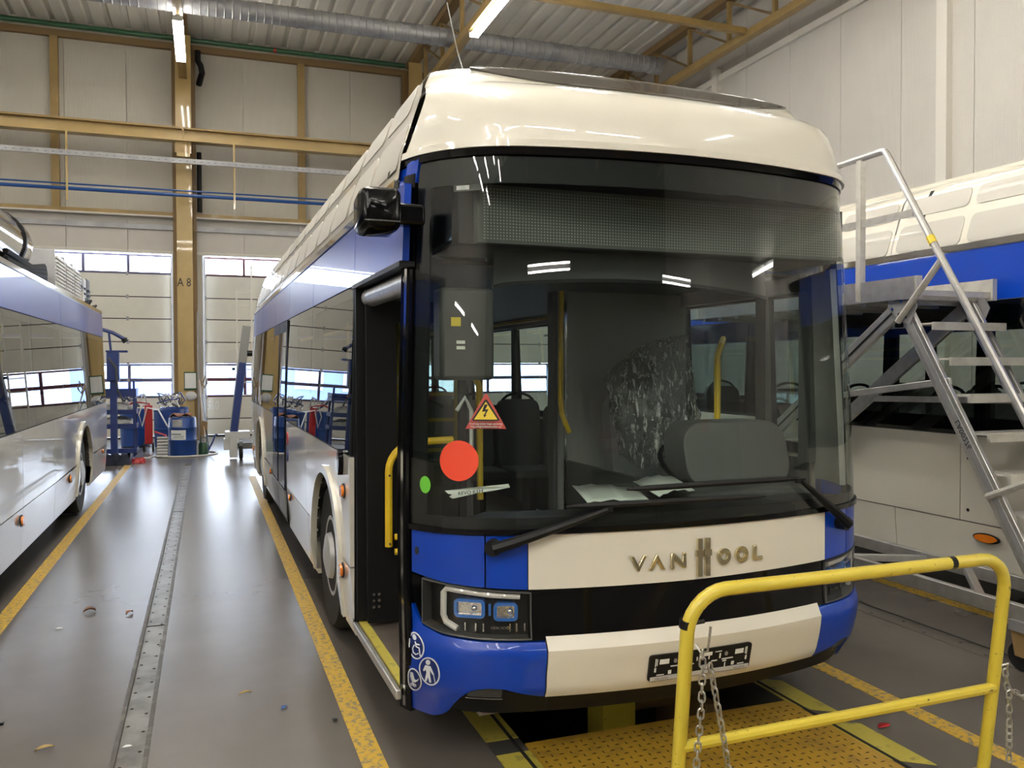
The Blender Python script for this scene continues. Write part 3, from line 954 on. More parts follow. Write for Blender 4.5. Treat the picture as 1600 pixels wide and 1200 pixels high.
# bumper
def zb(s):
    t = -abs(s)
    return lin([(-1.42,.262),(-1.365,.256),(-1.21,.252),(-1.15,.275),(-1.10,.36),(-1.05,.422),(-.98,.44),(-.90,.437),(-.85,.42),(-.80,.405),(-.73,.388)], t)
def zt(s):
    t = -abs(s)
    return lin([(-1.42,.84),(-1.36,.80),(-1.33,.745),(-1.27,.678),(-1.17,.650),(-1.0,.640),(-.72,.634)], t)
for g in (-1, 1):
    e = -1.365 if g < 0 else 1.55
    MB().patch(us(e, g*.722, .025), zb, zt, FP, -.04, 0, 10).build('bumper_corner', m_blue, bus)
MB().patch(us(-.716,.716,.05), .386, .655, FP, -.04, .002, 10).build('bumper_middle', m_cream, bus)
MB().patch(us(-1.30,1.55,.06), lambda s: .30 if abs(s) > 1.1 else .295, lambda s: lin([(-1.3,.27),(-1.12,.37),(-1.05,.46),(-.85,.46),(-.7,.40),(0,.40)], -abs(s)), FP, -.16, -.018, 3).build('lower_bumper', m_mblack, bus)
MB().patch(us(-.70,-.694,.01), .30, .40, FP, -.05, -.014).build('bumper_joint', m_hole, bus)
for g in (-1, 1):
    a = sorted((g*1.06, g*.905))
    fg = MB().patch(us(a[0],a[1],.03), .385, .445, FP, -.06, -.012).build('fog_lamp', m_dgrey, bus)
    MB().patch(us(a[0]+.01,a[1]-.01,.03), .393, .437, FP, None, -.008).build('fog_lens', m_lens, fg)
    MB().patch(us(a[0]-.005,a[1]+.005,.03), .375, .382, FP, -.05, -.008).build('fog_trim', m_chrome, fg)
# headlamps
def headlamp(g):
    def fn(s, z, o=0.): return FP(g*s, z, o)
    def hb(s): return lin([(-1.272,.690),(-1.17,.660),(-1.0,.650),(-.776,.645)], s)
    def ht(s): return lin([(-1.272,.886),(-1.0,.862),(-.776,.845)], s)
    uu = us(-1.272,-.776,.03)
    h = MB().patch(uu, hb, ht, fn, -.10, -.055, 2).build('headlamp', m_mblack, bus)
    for p in ((hb,.0,.006),(ht,-.006,.0)):
        MB().patch(uu, lambda s: p[0](s)+p[1], lambda s: p[0](s)+p[2], fn, -.055, .004).build('lamp_rim', m_dgrey, h)
    for a in (-1.272,-.782):
        MB().patch([a,a+.006], hb, ht, fn, -.055, .004, 2).build('lamp_rim', m_dgrey, h)
    pa = [(-.822,.824),(-.95,.832),(-1.10,.845),(-1.155,.850),(-1.172,.832),(-1.174,.735),(-1.160,.705),(-1.105,.680)]
    MB().tube([fn(s,z,-.024) for s,z in pa], .0145, 8).build('light_guide', m_drl, h)
    for s0,s1,z0,z1 in ((-1.116,-.975,.732,.812),(-.938,-.832,.722,.800)):
        b = MB().prism(rrect(s0,s1,z0,z1,.020), fn, -.052, -.012, [rrect(s0+.015,s1-.015,z0+.013,z1-.013,.008)[::-1]]).build('lamp_bezel', m_blens, h)
        MB().prism(rrect(s0+.014,s1-.014,z0+.012,z1-.012,.008), fn, -.05, -.026).build('lamp_reflector', m_refl, h)
        MB().sphere(fn((s0+s1)/2+.02,(z0+z1)/2,-.028), .013, 10, 6).build('lamp_bulb', m_chrome, h)
    MB().prism([(-.962,.74),(-.950,.74),(-.950,.79),(-.962,.79)], fn, -.05, -.03).build('lamp_clip', m_blens, h)
    for s in (-1.07,-1.02,-.985,-.865,-.835,-.80):
        MB().prism([(s-.003,.672),(s+.003,.672),(s+.003,.706),(s-.003,.706)], fn, -.05, -.03).build('lamp_fin', m_chrome, h)
    MB().text('VAN HOOL', .018, lambda u,v,o: FP(-g*.905+u, .688+v, -.03+o), 0, .001).build('lamp_lettering', m_chrome, h)
    MB().patch(uu, hb, ht, fn, None, .002, 2).build('lamp_lens', m_lens, h)
headlamp(1); headlamp(-1)
# number plate holder
pl = MB().prism(rrect(-.262,.262,.425,.548,.014), FP, 0, .016).build('plate_holder', m_mblack, bus)
MB().prism([(-.255,.428),(.255,.428),(.255,.447),(-.255,.447)], FP, .016, .019).build('plate_strip', m_lgrey, pl)
q = MB()
def r(a,b,c,d): q.prism([(a,c),(b,c),(b,d),(a,d)], FP, .016, .0185)
for g in (-1,1):
    for a,b,c,d in ((.17,.215,.505,.527),(.225,.228,.50,.53),(.232,.236,.495,.532),(.23,.238,.47,.49),(.10,.16,.488,.493),(.045,.075,.486,.491),(.155,.17,.455,.472),(.19,.225,.453,.457),(.118,.122,.452,.472),(.06,.095,.528,.532),(.085,.092,.497,.52),(.105,.125,.478,.484),(.028,.033,.50,.518)):
        r(*sorted((g*a,g*b)),c,d)
r(-.115,-.08,.453,.477); r(-.02,.045,.517,.533); r(0,.04,.455,.475)
q.build('plate_cutout', m_white, pl)
for s in (-.20,.20): MB().text('VAN HOOL', .013, lambda u,v,o: FP(s+u,.4375+v,.0192+o), 0, .0005).build('plate_lettering', m_ink, pl)
MB().text('NEDERLAND.BE', .011, lambda u,v,o: FP(.03+u,.4375+v,.0192+o), 0, .0005).build('plate_lettering', m_ink, pl) if False else None
MB().text('.BE', .014, lambda u,v,o: FP(.06+u,.4375+v,.0192+o), 0, .0005).build('plate_lettering', m_ink, pl)
for s in (-.14,.12): MB().prism(circ(s,.515,.008,10,.01), FP, .016, .021).build('plate_screw', m_steel, pl)
# maker's letters
Z0, Z1 = .910, .980
def letter(poly, holes=()):
    MB().prism(poly, FP, 0, .014, holes).build('letter', m_brush, bus, bevel=.004)
def at_(x, P): return [(x+u*.5*.158, Z0+v*(Z1-Z0)) for u, v in P]
letter(at_(-.342, [(0,1),(.22,1),(.52,.38),(.80,1),(1.02,1),(.55,0),(.48,0)]))
letter(at_(-.255, [(0,0),(.48,1),(.56,1),(1.04,0),(.80,0),(.52,.6),(.24,0)]))
letter(at_(-.146, [(0,0),(.24,0),(.24,.52),(.74,0),(.98,0),(.98,1),(.74,1),(.74,.46),(.24,1),(0,1)]))
for x in (.0, .041):
    letter([(x-.012,.865),(x+.012,.865),(x+.012,.955),(x+.019,.955),(x+.019,.983),(x+.012,.983),(x+.012,1.035),(x-.012,1.035),(x-.012,.983),(x-.019,.983),(x-.019,.955),(x-.012,.955)])
for x in (.128, .226):
    letter(circ(x,(Z0+Z1)/2,.036,24,.037), [circ(x,(Z0+Z1)/2,.016,16)[::-1]])
letter(at_(.291, [(0,0),(.72,0),(.72,.26),(.28,.26),(.28,1),(0,1)]))
# access pictograms on the blue corner
def ring(cx, cy, rx, ry): 
    c = MB().prism(circ(cx,cy,rx,28,ry), FP, .001, .003).build('pictogram', m_navy, bus)
    MB().prism(circ(cx,cy,rx,28,ry), FP, .001, .0045, [circ(cx,cy,rx-.006,28,ry-.006)[::-1]]).build('pictogram_ring', m_decal, c)
    return c
def strokes(c, cx, cy, lines, w=.006):
    for ln in lines:
        q = MB().tube([FP(cx+a, cy+b, .004) for a, b in ln], w/2, 6)
        q.build('pictogram_line', m_decal, c)
c = ring(-1.318,.585,.048,.058)
MB().prism(circ(-1.325,.622,.011,12), FP, .002, .005).build('pictogram_head', m_decal, c)
strokes(c, -1.318,.585, [[(-.005,.022),(.0,.0),(.018,-.002),(.026,-.036),(.038,-.034)],[(-.003,.012),(.02,.012)],[(-.012,.004),(-.022,-.012),(-.016,-.03),(.0,-.036),(.014,-.028)]])
c = ring(-1.240,.486,.057,.066)
MB().prism(circ(-1.246,.528,.012,12), FP, .002, .005).build('pictogram_head', m_decal, c)
X0 = -1.24
MB().prism([(X0-.02,.512),(X0+.008,.512),(X0+.026,.478),(X0+.02,.474),(X0+.006,.495),(X0+.004,.47),(X0+.008,.435),(X0-.002,.435),(X0-.006,.462),(X0-.018,.435),(X0-.027,.438),(X0-.014,.478),(X0-.016,.492),(X0-.028,.482),(X0-.033,.486)], FP, .002, .005).build('pictogram_figure', m_decal, c)
strokes(c, X0, .486, [[(.024,-.01),(.03,-.05)]], .004)
DX, DZ = -.010, -.022
c = ring(-1.322+DX,.442+DZ,.046,.060)
MB().prism([(p+DX,q_+DZ) for p,q_ in ((-1.345,.478),(-1.330,.478),(-1.322,.448),(-1.30,.447),(-1.318,.432),(-1.338,.436),(-1.348,.456))], FP, .002, .005).build('pictogram_figure', m_decal, c)
for a in (-1.338,-1.318): MB().prism(circ(a+DX,.414+DZ,.009,12), FP, .002, .005, [circ(a+DX,.414+DZ,.005,12)[::-1]]).build('pictogram_wheel', m_decal, c)
strokes(c, -1.322+DX,.442+DZ, [[(-.014,-.010),(.0,-.022)],[(.018,.006),(.026,.014)]], .004)
# stickers on the windscreen
MB().disc(-1.084,1.402,.088,.086, FP, .004, 40, 6).build('round_sticker', m_orange, bus, label='red round sticker')
MB().disc(-1.247,1.292,.030,.037, FP, .004, 28, 3).build('round_sticker', m_gsticker, bus, label='green round sticker')
def T(pts): return [(-.968+a, 1.538+b) for a, b in pts]
wt = MB().prism(T([(-.088,0),(.088,0),(.004,.148),(-.004,.148)]), FP, .002, .0035).build('warning_sticker', m_warnr, bus, label='red triangle warning sticker')
MB().prism(T([(-.056,.034),(.056,.034),(.058,.041),(.004,.124),(-.004,.124),(-.058,.041)]), FP, .0035, .0042).build('warning_border', m_ink, wt)
MB().prism(T([(-.050,.040),(.050,.040),(.0,.115)]), FP, .0042, .0048).build('warning_field', m_warny, wt)
MB().prism(T([(.002,.104),(.008,.102),(-.002,.082),(.012,.084),(-.001,.060),(.004,.059),(-.006,.048),(-.010,.062),(-.006,.061),(.0,.075),(-.016,.072),(-.006,.103)]), FP, .0048, .0054).build('warning_bolt', m_ink, wt)
MB().text('Voertuig onder hoge spanning', .0125, lambda u,v,o: FP(-.968+u*.92,1.538+.022+v,.004+o), 0, .0004).build('warning_text', m_white, wt)
MB().text('Volg veiligheidsinstructies op', .0125, lambda u,v,o: FP(-.968+u*.92,1.538+.010+v,.004+o), 0, .0004).build('warning_text', m_white, wt)
# small lamp at the top corner of the glass
q = MB().prism(rrect(-1.13,-1.0,2.555,2.583,.006), FP, -.006, -.003).build('camera_tab', m_dgrey, bus)
MB().prism([(-1.115,2.56),(-1.055,2.56),(-1.055,2.578),(-1.115,2.578)], FP, -.003, -.001).build('camera_plate', m_lgrey, q)
# wipers
def wiper(p0, p1, b0, b1, o=.05):
    h = MB().prism(circ(p0[0],p0[1],.034,16), FP, 0, .05).build('wiper_hub', m_mblack, bus)
    A, B = V3(FP(p0[0],p0[1],.055)), V3(FP(p1[0],p1[1],.045))
    q = MB()
    n = 6
    P = [A.lerp(B, k/n) for k in range(n+1)]
    q.tube([FP(p0[0]+(p1[0]-p0[0])*k/n, p0[1]+(p1[1]-p0[1])*k/n, .055-.01*k/n) for k in range(n+1)], [.026-.014*k/n for k in range(n+1)], 8)
    q.build('wiper_arm', m_mblack, h)
    q = MB()
    m = 10
    q.tube([FP(b0[0]+(b1[0]-b0[0])*k/m, b0[1]+(b1[1]-b0[1])*k/m+.006*math.sin(PI*k/m), .03) for k in range(m+1)], [.005]+[.014]*(m-1)+[.005], 6)
    q.build('wiper_blade', m_rub, h)
    MB().obox(FP(p1[0],p1[1],.038), (.05,.02,.022)).build('blade_clip', m_mblack, h)
wiper((-.935,1.045), (-.455,1.192), (-.63,1.208), (.352,1.205))
wiper((.885,1.028), (.56,1.262), (-.36,1.272), (.56,1.272))
# mirror camera pod on the door side
def yo(x,y,z): return (x,y,z)
q = MB()
rows = [(.0,.40),(.02,.88),(.055,1.0),(.09,1.0),(.115,.93),(.125,.6)]
q = MB()
pr = rrect(-1.462,-1.285,2.372,2.545,.035,4)
cx, cz = -1.375, 2.458
for i,(d,sc) in enumerate(((.0,.72),(.02,.93),(.05,1.0),(.16,.98),(.19,.85),(.20,.55))):
    q.v += [(cx+(a-cx)*sc, .20+d, cz+(b-cz)*sc-d*.12) for a,b in pr]
n = len(pr)
for i in range(5): q.f += [(i*n+j,i*n+(j+1)%n,(i+1)*n+(j+1)%n,(i+1)*n+j) for j in range(n)]
q.f += [tuple(range(n))[::-1], tuple(5*n+j for j in range(n))]
mp = q.build('mirror_pod', m_black, bus, sharp=50)
MB().box(-1.30,-1.17,.27,.36,2.40,2.49).build('mirror_arm', m_black, mp, bevel=.015)
MB().prism(rrect(-1.445,-1.30,2.395,2.40,.001,1), lambda u,v,o: (u,.196+o,v), 0,.003).build('mirror_lip', m_chrome, mp)

# ---- front doorway (leaves folded inside)
MB().box(-1.262,-1.235,.50,1.60,.30,.345).build('sill_edge', m_alu, bus, bevel=.006)
MB().box(-1.232,-1.185,.52,1.58,.341,.352).build('sill_strip', m_paint2, bus)
MB().box(-1.185,-.2,.52,1.62,.30,.346).build('entrance_floor', m_wood, bus)
MB().tube([(-1.165,.50,2.19),(-1.165,1.52,2.19)], .052, 14).build('door_drive', m_alu, bus)
MB().patch([.44,1.62], 2.245, 2.268, fnL, -.06, .01).build('door_header', m_mblack, bus)
MB().box(-1.24,-1.19,1.56,1.64,.36,2.25).build('door_jamb', m_mblack, bus)
MB().patch([1.60,1.645], .30, 2.265, fnL, -.03, .003).build('door_jamb', m_mblack, bus)
for k,(ya,) in enumerate(((1.46,),)):
    q = MB().prism([(-1.20,.37),(-.62,.37),(-.62,2.17),(-1.20,2.17)], lambda u,v,o: (u,ya+o,v), 0, .045, [[(-.66,.52),(-1.03,.52),(-1.03,2.05),(-.66,2.05)]])
    lf = q.build('door_leaf', m_mblack, bus)
    MB().add([(-1.03,ya+.02,.52),(-.66,ya+.02,.52),(-.66,ya+.02,2.05),(-1.03,ya+.02,2.05)],[(0,1,2,3)]).build('door_glass', m_sglass, lf)
    pth = [(-1.09,ya-.04,.80),(-1.09,ya-.05,1.22)]
    for j in range(1,8):
        t = PI/2*j/7
        pth.append((-1.09+.17*(1-math.cos(t)), ya-.05, 1.22+.16*math.sin(t)))
    pth.append((-.72,ya-.05,1.385))
    MB().tube(pth, .021, 10).build('grab_rail', m_yelp, lf)
    for z in (.82,1.20): MB().cyl((-1.09,ya-.075,z),(-1.09,ya-.066,z),.006,8).build('rail_screw', m_hole, lf)
    for z in (.855,.772): MB().tube([(-1.06,ya-.06,z),(-.62,ya-.06,z)], .018, 8).build('grab_bar', m_yelp, lf)
    for j in range(6): MB().cyl((-1.17+.03*(j%2),ya-.01,.46+.035*(j//2)),(-1.17+.03*(j%2),ya,.46+.035*(j//2)),.009,8).build('leaf_bolt', m_chrome, lf)
q = MB().prism([(-1.02,.37),(-.45,.37),(-.45,2.17),(-1.02,2.17)], lambda u,v,o: (u,.50+o+(u+1.02)*.15,v), 0, .045, [[(-.52,.52),(-.95,.52),(-.95,2.05),(-.52,2.05)]])
MB().box(-1.21,-.55,1.60,1.62,.36,1.25).build('entrance_screen', m_dgrey, bus)

# ---- cab seen through the windscreen
q = MB()
q.patch(us(-1.2,1.28,.06), 1.00, 1.115, FP, -.45, -.03).build('dashboard', m_mblack, bus)
MB().prism([(.10,.46),(1.05,.50),(1.12,1.0),(.80,1.15),(.25,1.10)], lambda x,y,o: (x,y,1.05+o), 0, .10).build('driver_console', m_dgrey, bus, bevel=.03)
MB().prism(rrect(.40,1.08,1.13,1.49,.13,5), lambda u,v,o: (u,.70+o+(v-1.13)*.25,v), 0, .22).build('instrument_hood', mat('instrument hood', (.10,.10,.098), .5), bus, bevel=.05)
MB().box(-.9,.86,.24,.60,.36,1.0).build('dash_base', m_mblack, bus)
def wring():
    P = []
    for k in range(28):
        t = 2*PI*k/28
        P.append((.62+.22*math.cos(t), .98+.20*math.sin(t)*.82, 1.24+.20*math.sin(t)*.57))
    return P
sw = MB().tube(wring(), .015, 8, closed=True).build('steering_wheel', m_mblack, bus)
MB().cyl((.62,.98,1.24),(.62,.90,1.10),.05,10).build('steering_hub', m_mblack, sw)
for a in (0, PI): MB().bar((.62,.98,1.24),(.62+.21*math.cos(a),.98,1.24),.03,.012).build('steering_spoke', m_mblack, sw)
# destination display and the cowling below it
dsp = MB().box(-.93,1.06,.30,.36,2.345,2.60).build('display', m_led, bus)
q = MB()
nx, nz = 130, 17
for i in range(nx):
    for j in range(nz):
        x, z = -.90+1.93*i/(nx-1), 2.365+.215*j/(nz-1)
        q.add([(x-.0035,.2985,z-.0035),(x+.0035,.2985,z-.0035),(x+.0035,.2985,z+.0035),(x-.0035,.2985,z+.0035)],[(0,1,2,3)])
q.build('display_dots', m_dot, dsp, kind='stuff', smooth=False, fixn=False)
def cb_(s): return 2.17+.05*math.cos(min(1,abs(s+.15)/1.05)*PI/2)
q = MB().patch(us(-1.05,1.30,.06), cb_, 2.345, lambda s,z,o: FP(s,z,o-.40+.22*((2.345-z)/.17 if z<2.345 else 0)*0), -.03, 0, 2)
q.build('ceiling_cowl', m_dgrey, bus)
MB().patch(us(-1.05,1.30,.06), lambda s: cb_(s)-.012, lambda s: cb_(s)+.004, lambda s,z,o: FP(s,z,o-.40), -.02, .008).build('cowl_edge', m_mblack, bus)
MB().box(-1.0,1.1,.40,.80,2.345,2.36).build('cowl_shelf', m_dgrey, bus)
MB().box(-1.0,1.05,.36,.46,2.345,2.66).build('display_back', m_mblack, bus)
# screen behind the driver
MB().box(.16,1.16,1.95,2.0,.36,2.30).build('driver_screen', m_inner, bus)
MB().box(.13,.16,1.93,2.02,.36,2.30).build('screen_post', m_dgrey, bus)
MB().tube([(.09,1.70,2.28),(.08,1.70,1.62),(.09,1.70,1.50),(.15,1.72,1.38)], .017, 8).build('grab_pole', m_yelp, bus)
MB().tube([(.16,1.80,2.28),(.16,1.80,.36)], .012, 8).build('chrome_pole', m_chrome, bus)
MB().tube([(.98,1.30,1.0),(.98,1.30,1.86),(1.02,1.32,1.93),(1.16,1.5,1.98)], .02, 8).build('grab_pole', m_yelp, bus)
MB().box(.20,.23,.95,1.9,.36,1.18).build('cab_door', m_dgrey, bus)
# driver's seat
ds = MB().box(.42,.90,1.20,1.68,.78,.92).build('driver_seat', m_seat, bus, bevel=.05)
MB().prism(rrect(.43,.89,.90,1.62,.12), lambda u,v,o: (u,1.62+o+(v-.9)*.14,v), 0, .11).build('driver_backrest', m_seat, ds)
MB().prism(rrect(.55,.77,1.64,1.86,.07), lambda u,v,o: (u,1.72+o,v), 0, .09).build('headrest', m_seat, ds)
MB().box(.5,.82,1.28,1.6,.36,.78).build('seat_pedestal', m_mblack, ds)
# drive cover and tags on the door side of the cab
dc = MB().box(-1.06,-.80,.45,.58,1.74,2.16).build('door_drive_cover', m_dgrey, bus, bevel=.02)
MB().box(-1.01,-.965,.447,.45,1.985,2.025).build('yellow_tag', m_warny, dc)
for z in (1.88,1.905): MB().box(-.985,-.945,.447,.45,z,z+.015).build('white_tag', m_white, dc)
q = MB().tube([(-.97,.50,1.60),(-.93,.50,1.66),(-.90,.50,1.60),(-.90,.50,1.36),(-.94,.50,1.31)], .01, 6); q.build('cab_handle', m_lgrey, bus)
# yellow poles further back
for x, y, z0, z1 in ((-.46,2.2,.36,1.72),(-.62,3.2,.36,2.3),(.42,4.3,.36,2.3),(-.5,6.2,.36,2.3),(.5,6.6,.36,2.3)):
    MB().tube([(x,y,z0),(x,y,z1)], .017, 8).build('grab_pole', m_yelp, bus)
MB().tube([(-.56,1.62,1.75),(-.52,1.62,1.75),(-.49,1.62,1.68),(-.485,1.62,1.0)], .02, 8).build('grab_pole', m_yelp, bus)
for z in (1.25,1.45,1.62): MB().tube([(-.46,2.2,z),(-.72,2.2,z)], .013, 6).build('grab_bar', m_yelp, bus)
for x, y in ((-.9,3.0),(-.9,4.2),(-.4,3.0),(.9,3.1),(.9,4.3),(.4,4.3),(.9,7.4),(.4,7.4),(-.9,7.4),(-.4,7.4),(.9,8.8),(-.9,8.8)):
    seat(bus, x, y, .36)
for x in (-.62,.62): MB().tube([(x,2.1,2.2),(x,9.6,2.2)], .016, 8).build('ceiling_rail', m_yelp, bus)
# ================================================================ the other buses
busL = thing('bus', 'blue and white bus with bare roof equipment, its glazed flank beside the aisle', 'bus', (-2.70,2.6,0), world=False)
LL = 12.0
AL = [(2.6,.62,1.09),(9.05,.60,1.09)]
side(busL, 1, .66, LL-.55, AL, [(.66,3.6),(3.6,5.3),(5.3,6.9),(6.9,10.4),(10.4,LL-.45)], [(.66,3.6),(3.6,5.3),(5.3,6.9),(6.9,10.4),(10.4,LL-.45)],
     [(.7,2.4),(2.4,4.2),(4.2,5.9),(5.9,7.6),(7.6,9.4),(9.4,LL-.5)], [(.66,4.2),(4.2,7.6),(7.6,LL-.45)], gm=glass('green side glass', (.42,.47,.42), 1.75))
q = MB().patch(us(-1.6,1.6,.1), .3, 1.1, FP, -.04, 0, 3); q.build('front_panel', m_cream, busL)
MB().patch(us(-1.6,1.6,.1), 1.11, 2.62, FP, None, 0, 4).build('windscreen', m_glass, busL)
rear(busL, LL, cream_top=False)
shell(busL, .1, LL-.15)
MB().box(-1.22,1.22,.3,LL-.3,2.60,2.66).build('roof_skin', m_lgrey, busL)
MB().box(1.19,1.20,.7,LL-.3,.34,1.27).build('side_liner', m_dgrey, busL)
MB().patch([.3,LL-.2], .34, 2.6, SD(-1), -.03, 0, 3).build('far_side', m_cream, busL)
windows_posts(busL, 1, (.7,2.4,4.2,5.9,7.6,9.4,LL-.55))
amber(busL, 1, 5.2, .56, .05); amber(busL, 1, 7.8, .58, .05); amber(busL, 1, 10.9, .60, .04)
for x, y in ((.9,4.6),(.9,5.6),(.9,6.9),(.4,6.9),(.9,8.4),(.9,10)): seat(busL, x, y, .36)
for y in (4.0, 6.4, 8.2): MB().tube([(.55,y,.36),(.55,y,2.3)], .018, 8).build('grab_pole', m_yelp, busL)
# its roof equipment
tk = MB().lathe([(.02,3.0),(.18,3.02),(.27,3.1),(.285,3.2),(.285,6.85),(.27,7.0),(.20,7.1),(.06,7.15),(.06,7.22)], (.82,0,3.0), 24, 'Y').build('gas_tank', m_chrome, busL)
for y in (3.5, 5.1, 6.5): MB().lathe([(.29,y),(.298,y),(.298,y+.06),(.29,y+.06)], (.82,0,3.0), 24, 'Y').build('tank_strap', m_mblack, tk)
MB().box(.60,1.05,3.0,7.0,2.66,2.74).build('tank_cradle', m_steel, tk)
hs = MB()
for k in range(4): hs.tube([(1.02+.03*(k%2),5.9+.01*k,2.72+.04*k),(1.10,6.8,2.70+.03*k),(1.08,7.6,2.74+.05*k),(1.0,8.2,2.74+.04*k),(.9,8.4,2.70)], .028, 6)
hs.build('hose_bundle', m_rub, busL)
for y0, w in ((8.35,.62),(9.05,.62),(9.75,.60)):
    b = MB().box(.45,1.08,y0,y0+w,2.66,3.12).build('cooler', m_lgrey, busL)
    for k in range(10):
        MB().box(1.08,1.10,y0+.02,y0+w-.02,2.69+.042*k,2.71+.042*k).build('cooler_fin', m_wtrim, b)
    MB().box(.45,1.08,y0-.03,y0,2.66,3.16).build('cooler_end', m_steel, b)
for y0, y1, h, m in ((10.55,10.85,.40,m_grey),(10.9,11.2,.44,m_lgrey),(11.28,11.6,.46,m_dgrey)):
    b = MB().box(.5,1.06,y0,y1,2.66,2.66+h).build('roof_unit', m, busL, bevel=.02)
    for k in range(4): MB().box(1.06,1.075,y0+.05,y1-.05,2.71+.075*k,2.735+.075*k).build('unit_louvre', m_mblack, b)
MB().prism([(10.38,2.66),(10.72,2.66),(10.38,2.86)], lambda u,v,o: (1.0+o,u,v), 0, .12).build('vent_wedge', m_wtrim, busL)
q = MB()
for k in range(5): q.tube([(1.1,10.3+.3*k,2.68),(1.13,10.5+.3*k,2.72+.03*(k%3)),(1.05,10.7+.3*k,2.69)], .02, 6)
q.build('roof_cables', m_rub, busL)
MB().bar((1.14,11.2,2.67),(1.14,11.9,2.67),.06,.03).build('roof_rail', m_mblack, busL)

busR = thing('bus', 'white and blue bus with a dark window band behind the aluminium platform ladder', 'bus', (6.525,1.3,0), world=False)
AR = [(9.0,.60,1.09)]
side(busR, -1, .66, LL-.55, AR, [(.66,4.08),(4.08,8.3),(8.3,LL-.45)], [(.66,3.45),(3.45,7.2),(7.2,LL-.45)],
     [(.7,3.3),(3.3,4.2),(4.2,6.1),(6.1,8.0),(8.0,9.8),(9.8,LL-.5)], [(.66,2.9),(2.9,6.6),(6.6,LL-.45)], joint=2.66)
side(busR, 1, .66, LL-.55, [], [(.66,LL-.45)], [(.66,LL-.45)], [(.7,2.7),(2.7,4.4),(4.4,6.1),(6.1,7.8),(7.8,9.5),(9.5,LL-.5)], [(.66,LL-.45)], joint=2.66, gm=glass('thin side glass', (.80,.86,.82), 1.3))
pods(busR, -1, .0, LL-.4)
MB().box(-.85,.85,.3,LL-.4,3.28,3.31).build('roof_skin', m_cream, busR)
MB().patch([3.93,3.965], 2.66, 3.2, SD(-1), -.02, .004, 6).build('fairing_gap', m_mblack, busR)
MB().patch(us(-1.6,1.6,.1), .3, 1.1, FP, -.04, 0, 3).build('front_panel', m_cream, busR)
MB().patch(us(-1.6,1.6,.1), 1.11, 2.66, FP, None, 0, 4).build('windscreen', m_glass, busR)
MB().patch(us(-1.7,1.7,.1), 2.66, 3.3, FP, -.04, 0, 8).build('roof_cowl', m_cream, busR)
rear(busR, LL)
shell(busR, .1, LL-.15, ceil=m_mblack)
MB().box(-1.20,-1.19,.7,LL-.3,.34,1.27).build('side_liner', m_mblack, busR)
windows_posts(busR, -1, (.7,3.3,4.2,6.1,8.0,9.8)); windows_posts(busR, 1, (.7,2.7,4.4,6.1,7.8,9.5))
MB().patch([.7,LL-.5], 2.05, 2.262, SD(-1), None, -.02, 1).build('window_mask', m_mblack, busR)
MB().patch([.7,LL-.5], 1.296, 1.42, SD(-1), None, -.02, 1).build('window_mask', m_mblack, busR)
q = MB().prism([(3.95,2.10),(4.28,2.10),(4.28,2.17),(3.95,2.17)], SD(-1), .001, .003); st_ = q.build('window_sticker', m_white, busR)
for k in range(2):
    c = MB()
    y = 4.20-.12*k
    c.prism(rrect(y-.05,y+.04,2.108,2.162,.008,2), SD(-1), .003, .0035)
    c.build('sticker_symbol', m_mblack, st_)
amber(busR, -1, 3.22, .56, .035, 2.6)
for y, z in ((3.38,1.12),(3.38,.74)): MB().prism(circ(y,z,.012,10), SD(-1), 0, .004).build('panel_lock', m_mblack, busR)
for x, y in ((-.9,2.6),(-.4,2.6),(-.9,3.6),(-.4,3.6),(-.9,4.6),(-.4,4.6),(-.9,5.6),(-.4,5.6),(-.9,6.8),(.4,3.2),(.9,3.2),(.4,4.4),(.9,4.4),(.9,5.6)):
    seat(busR, x, y, .45)

# ================================================================ things in the cab of the middle bus
def in_bus(o): o.location = bus.location; o.rotation_euler = bus.rotation_euler; return o
def film_material():
    m = glass('clear plastic film', (.74, .75, .74), 1.42, .12, (9, 1.0, 8))
    n = m.node_tree.nodes; l = m.node_tree.links
    # creases: stretched noise, white where the film bunches up
    t = n.new('ShaderNodeTexCoord'); mp = n.new('ShaderNodeMapping')
    mp.inputs['Scale'].default_value = (38, 38, 7)
    x = n.new('ShaderNodeTexNoise'); x.inputs['Scale'].default_value = 1.; x.inputs['Detail'].default_value = 6; x.inputs['Distortion'].default_value = 1.2
    r = n.new('ShaderNodeValToRGB'); r.color_ramp.elements[0].position = .50; r.color_ramp.elements[1].position = .68
    r.color_ramp.elements[1].color = (.75,.75,.75,1)
    r.color_ramp.elements[0].color = (.015,.015,.015,1)
    df = n.new('ShaderNodeBsdfDiffuse'); df.inputs[0].default_value = (.62,.63,.62,1)
    mx = n.new('ShaderNodeMixShader')
    out = n['Material Output']
    prev = out.inputs['Surface'].links[0].from_socket
    l.new(t.outputs['Object'], mp.inputs[0]); l.new(mp.outputs[0], x.inputs['Vector']); l.new(x.outputs['Fac'], r.inputs[0])
    l.new(r.outputs[0], mx.inputs[0]); l.new(prev, mx.inputs[1]); l.new(df.outputs[0], mx.inputs[2]); l.new(mx.outputs[0], out.inputs['Surface'])
    return m
m_film = film_material()
rnd = random.Random(3)
q = MB()
nu, nv = 60, 34
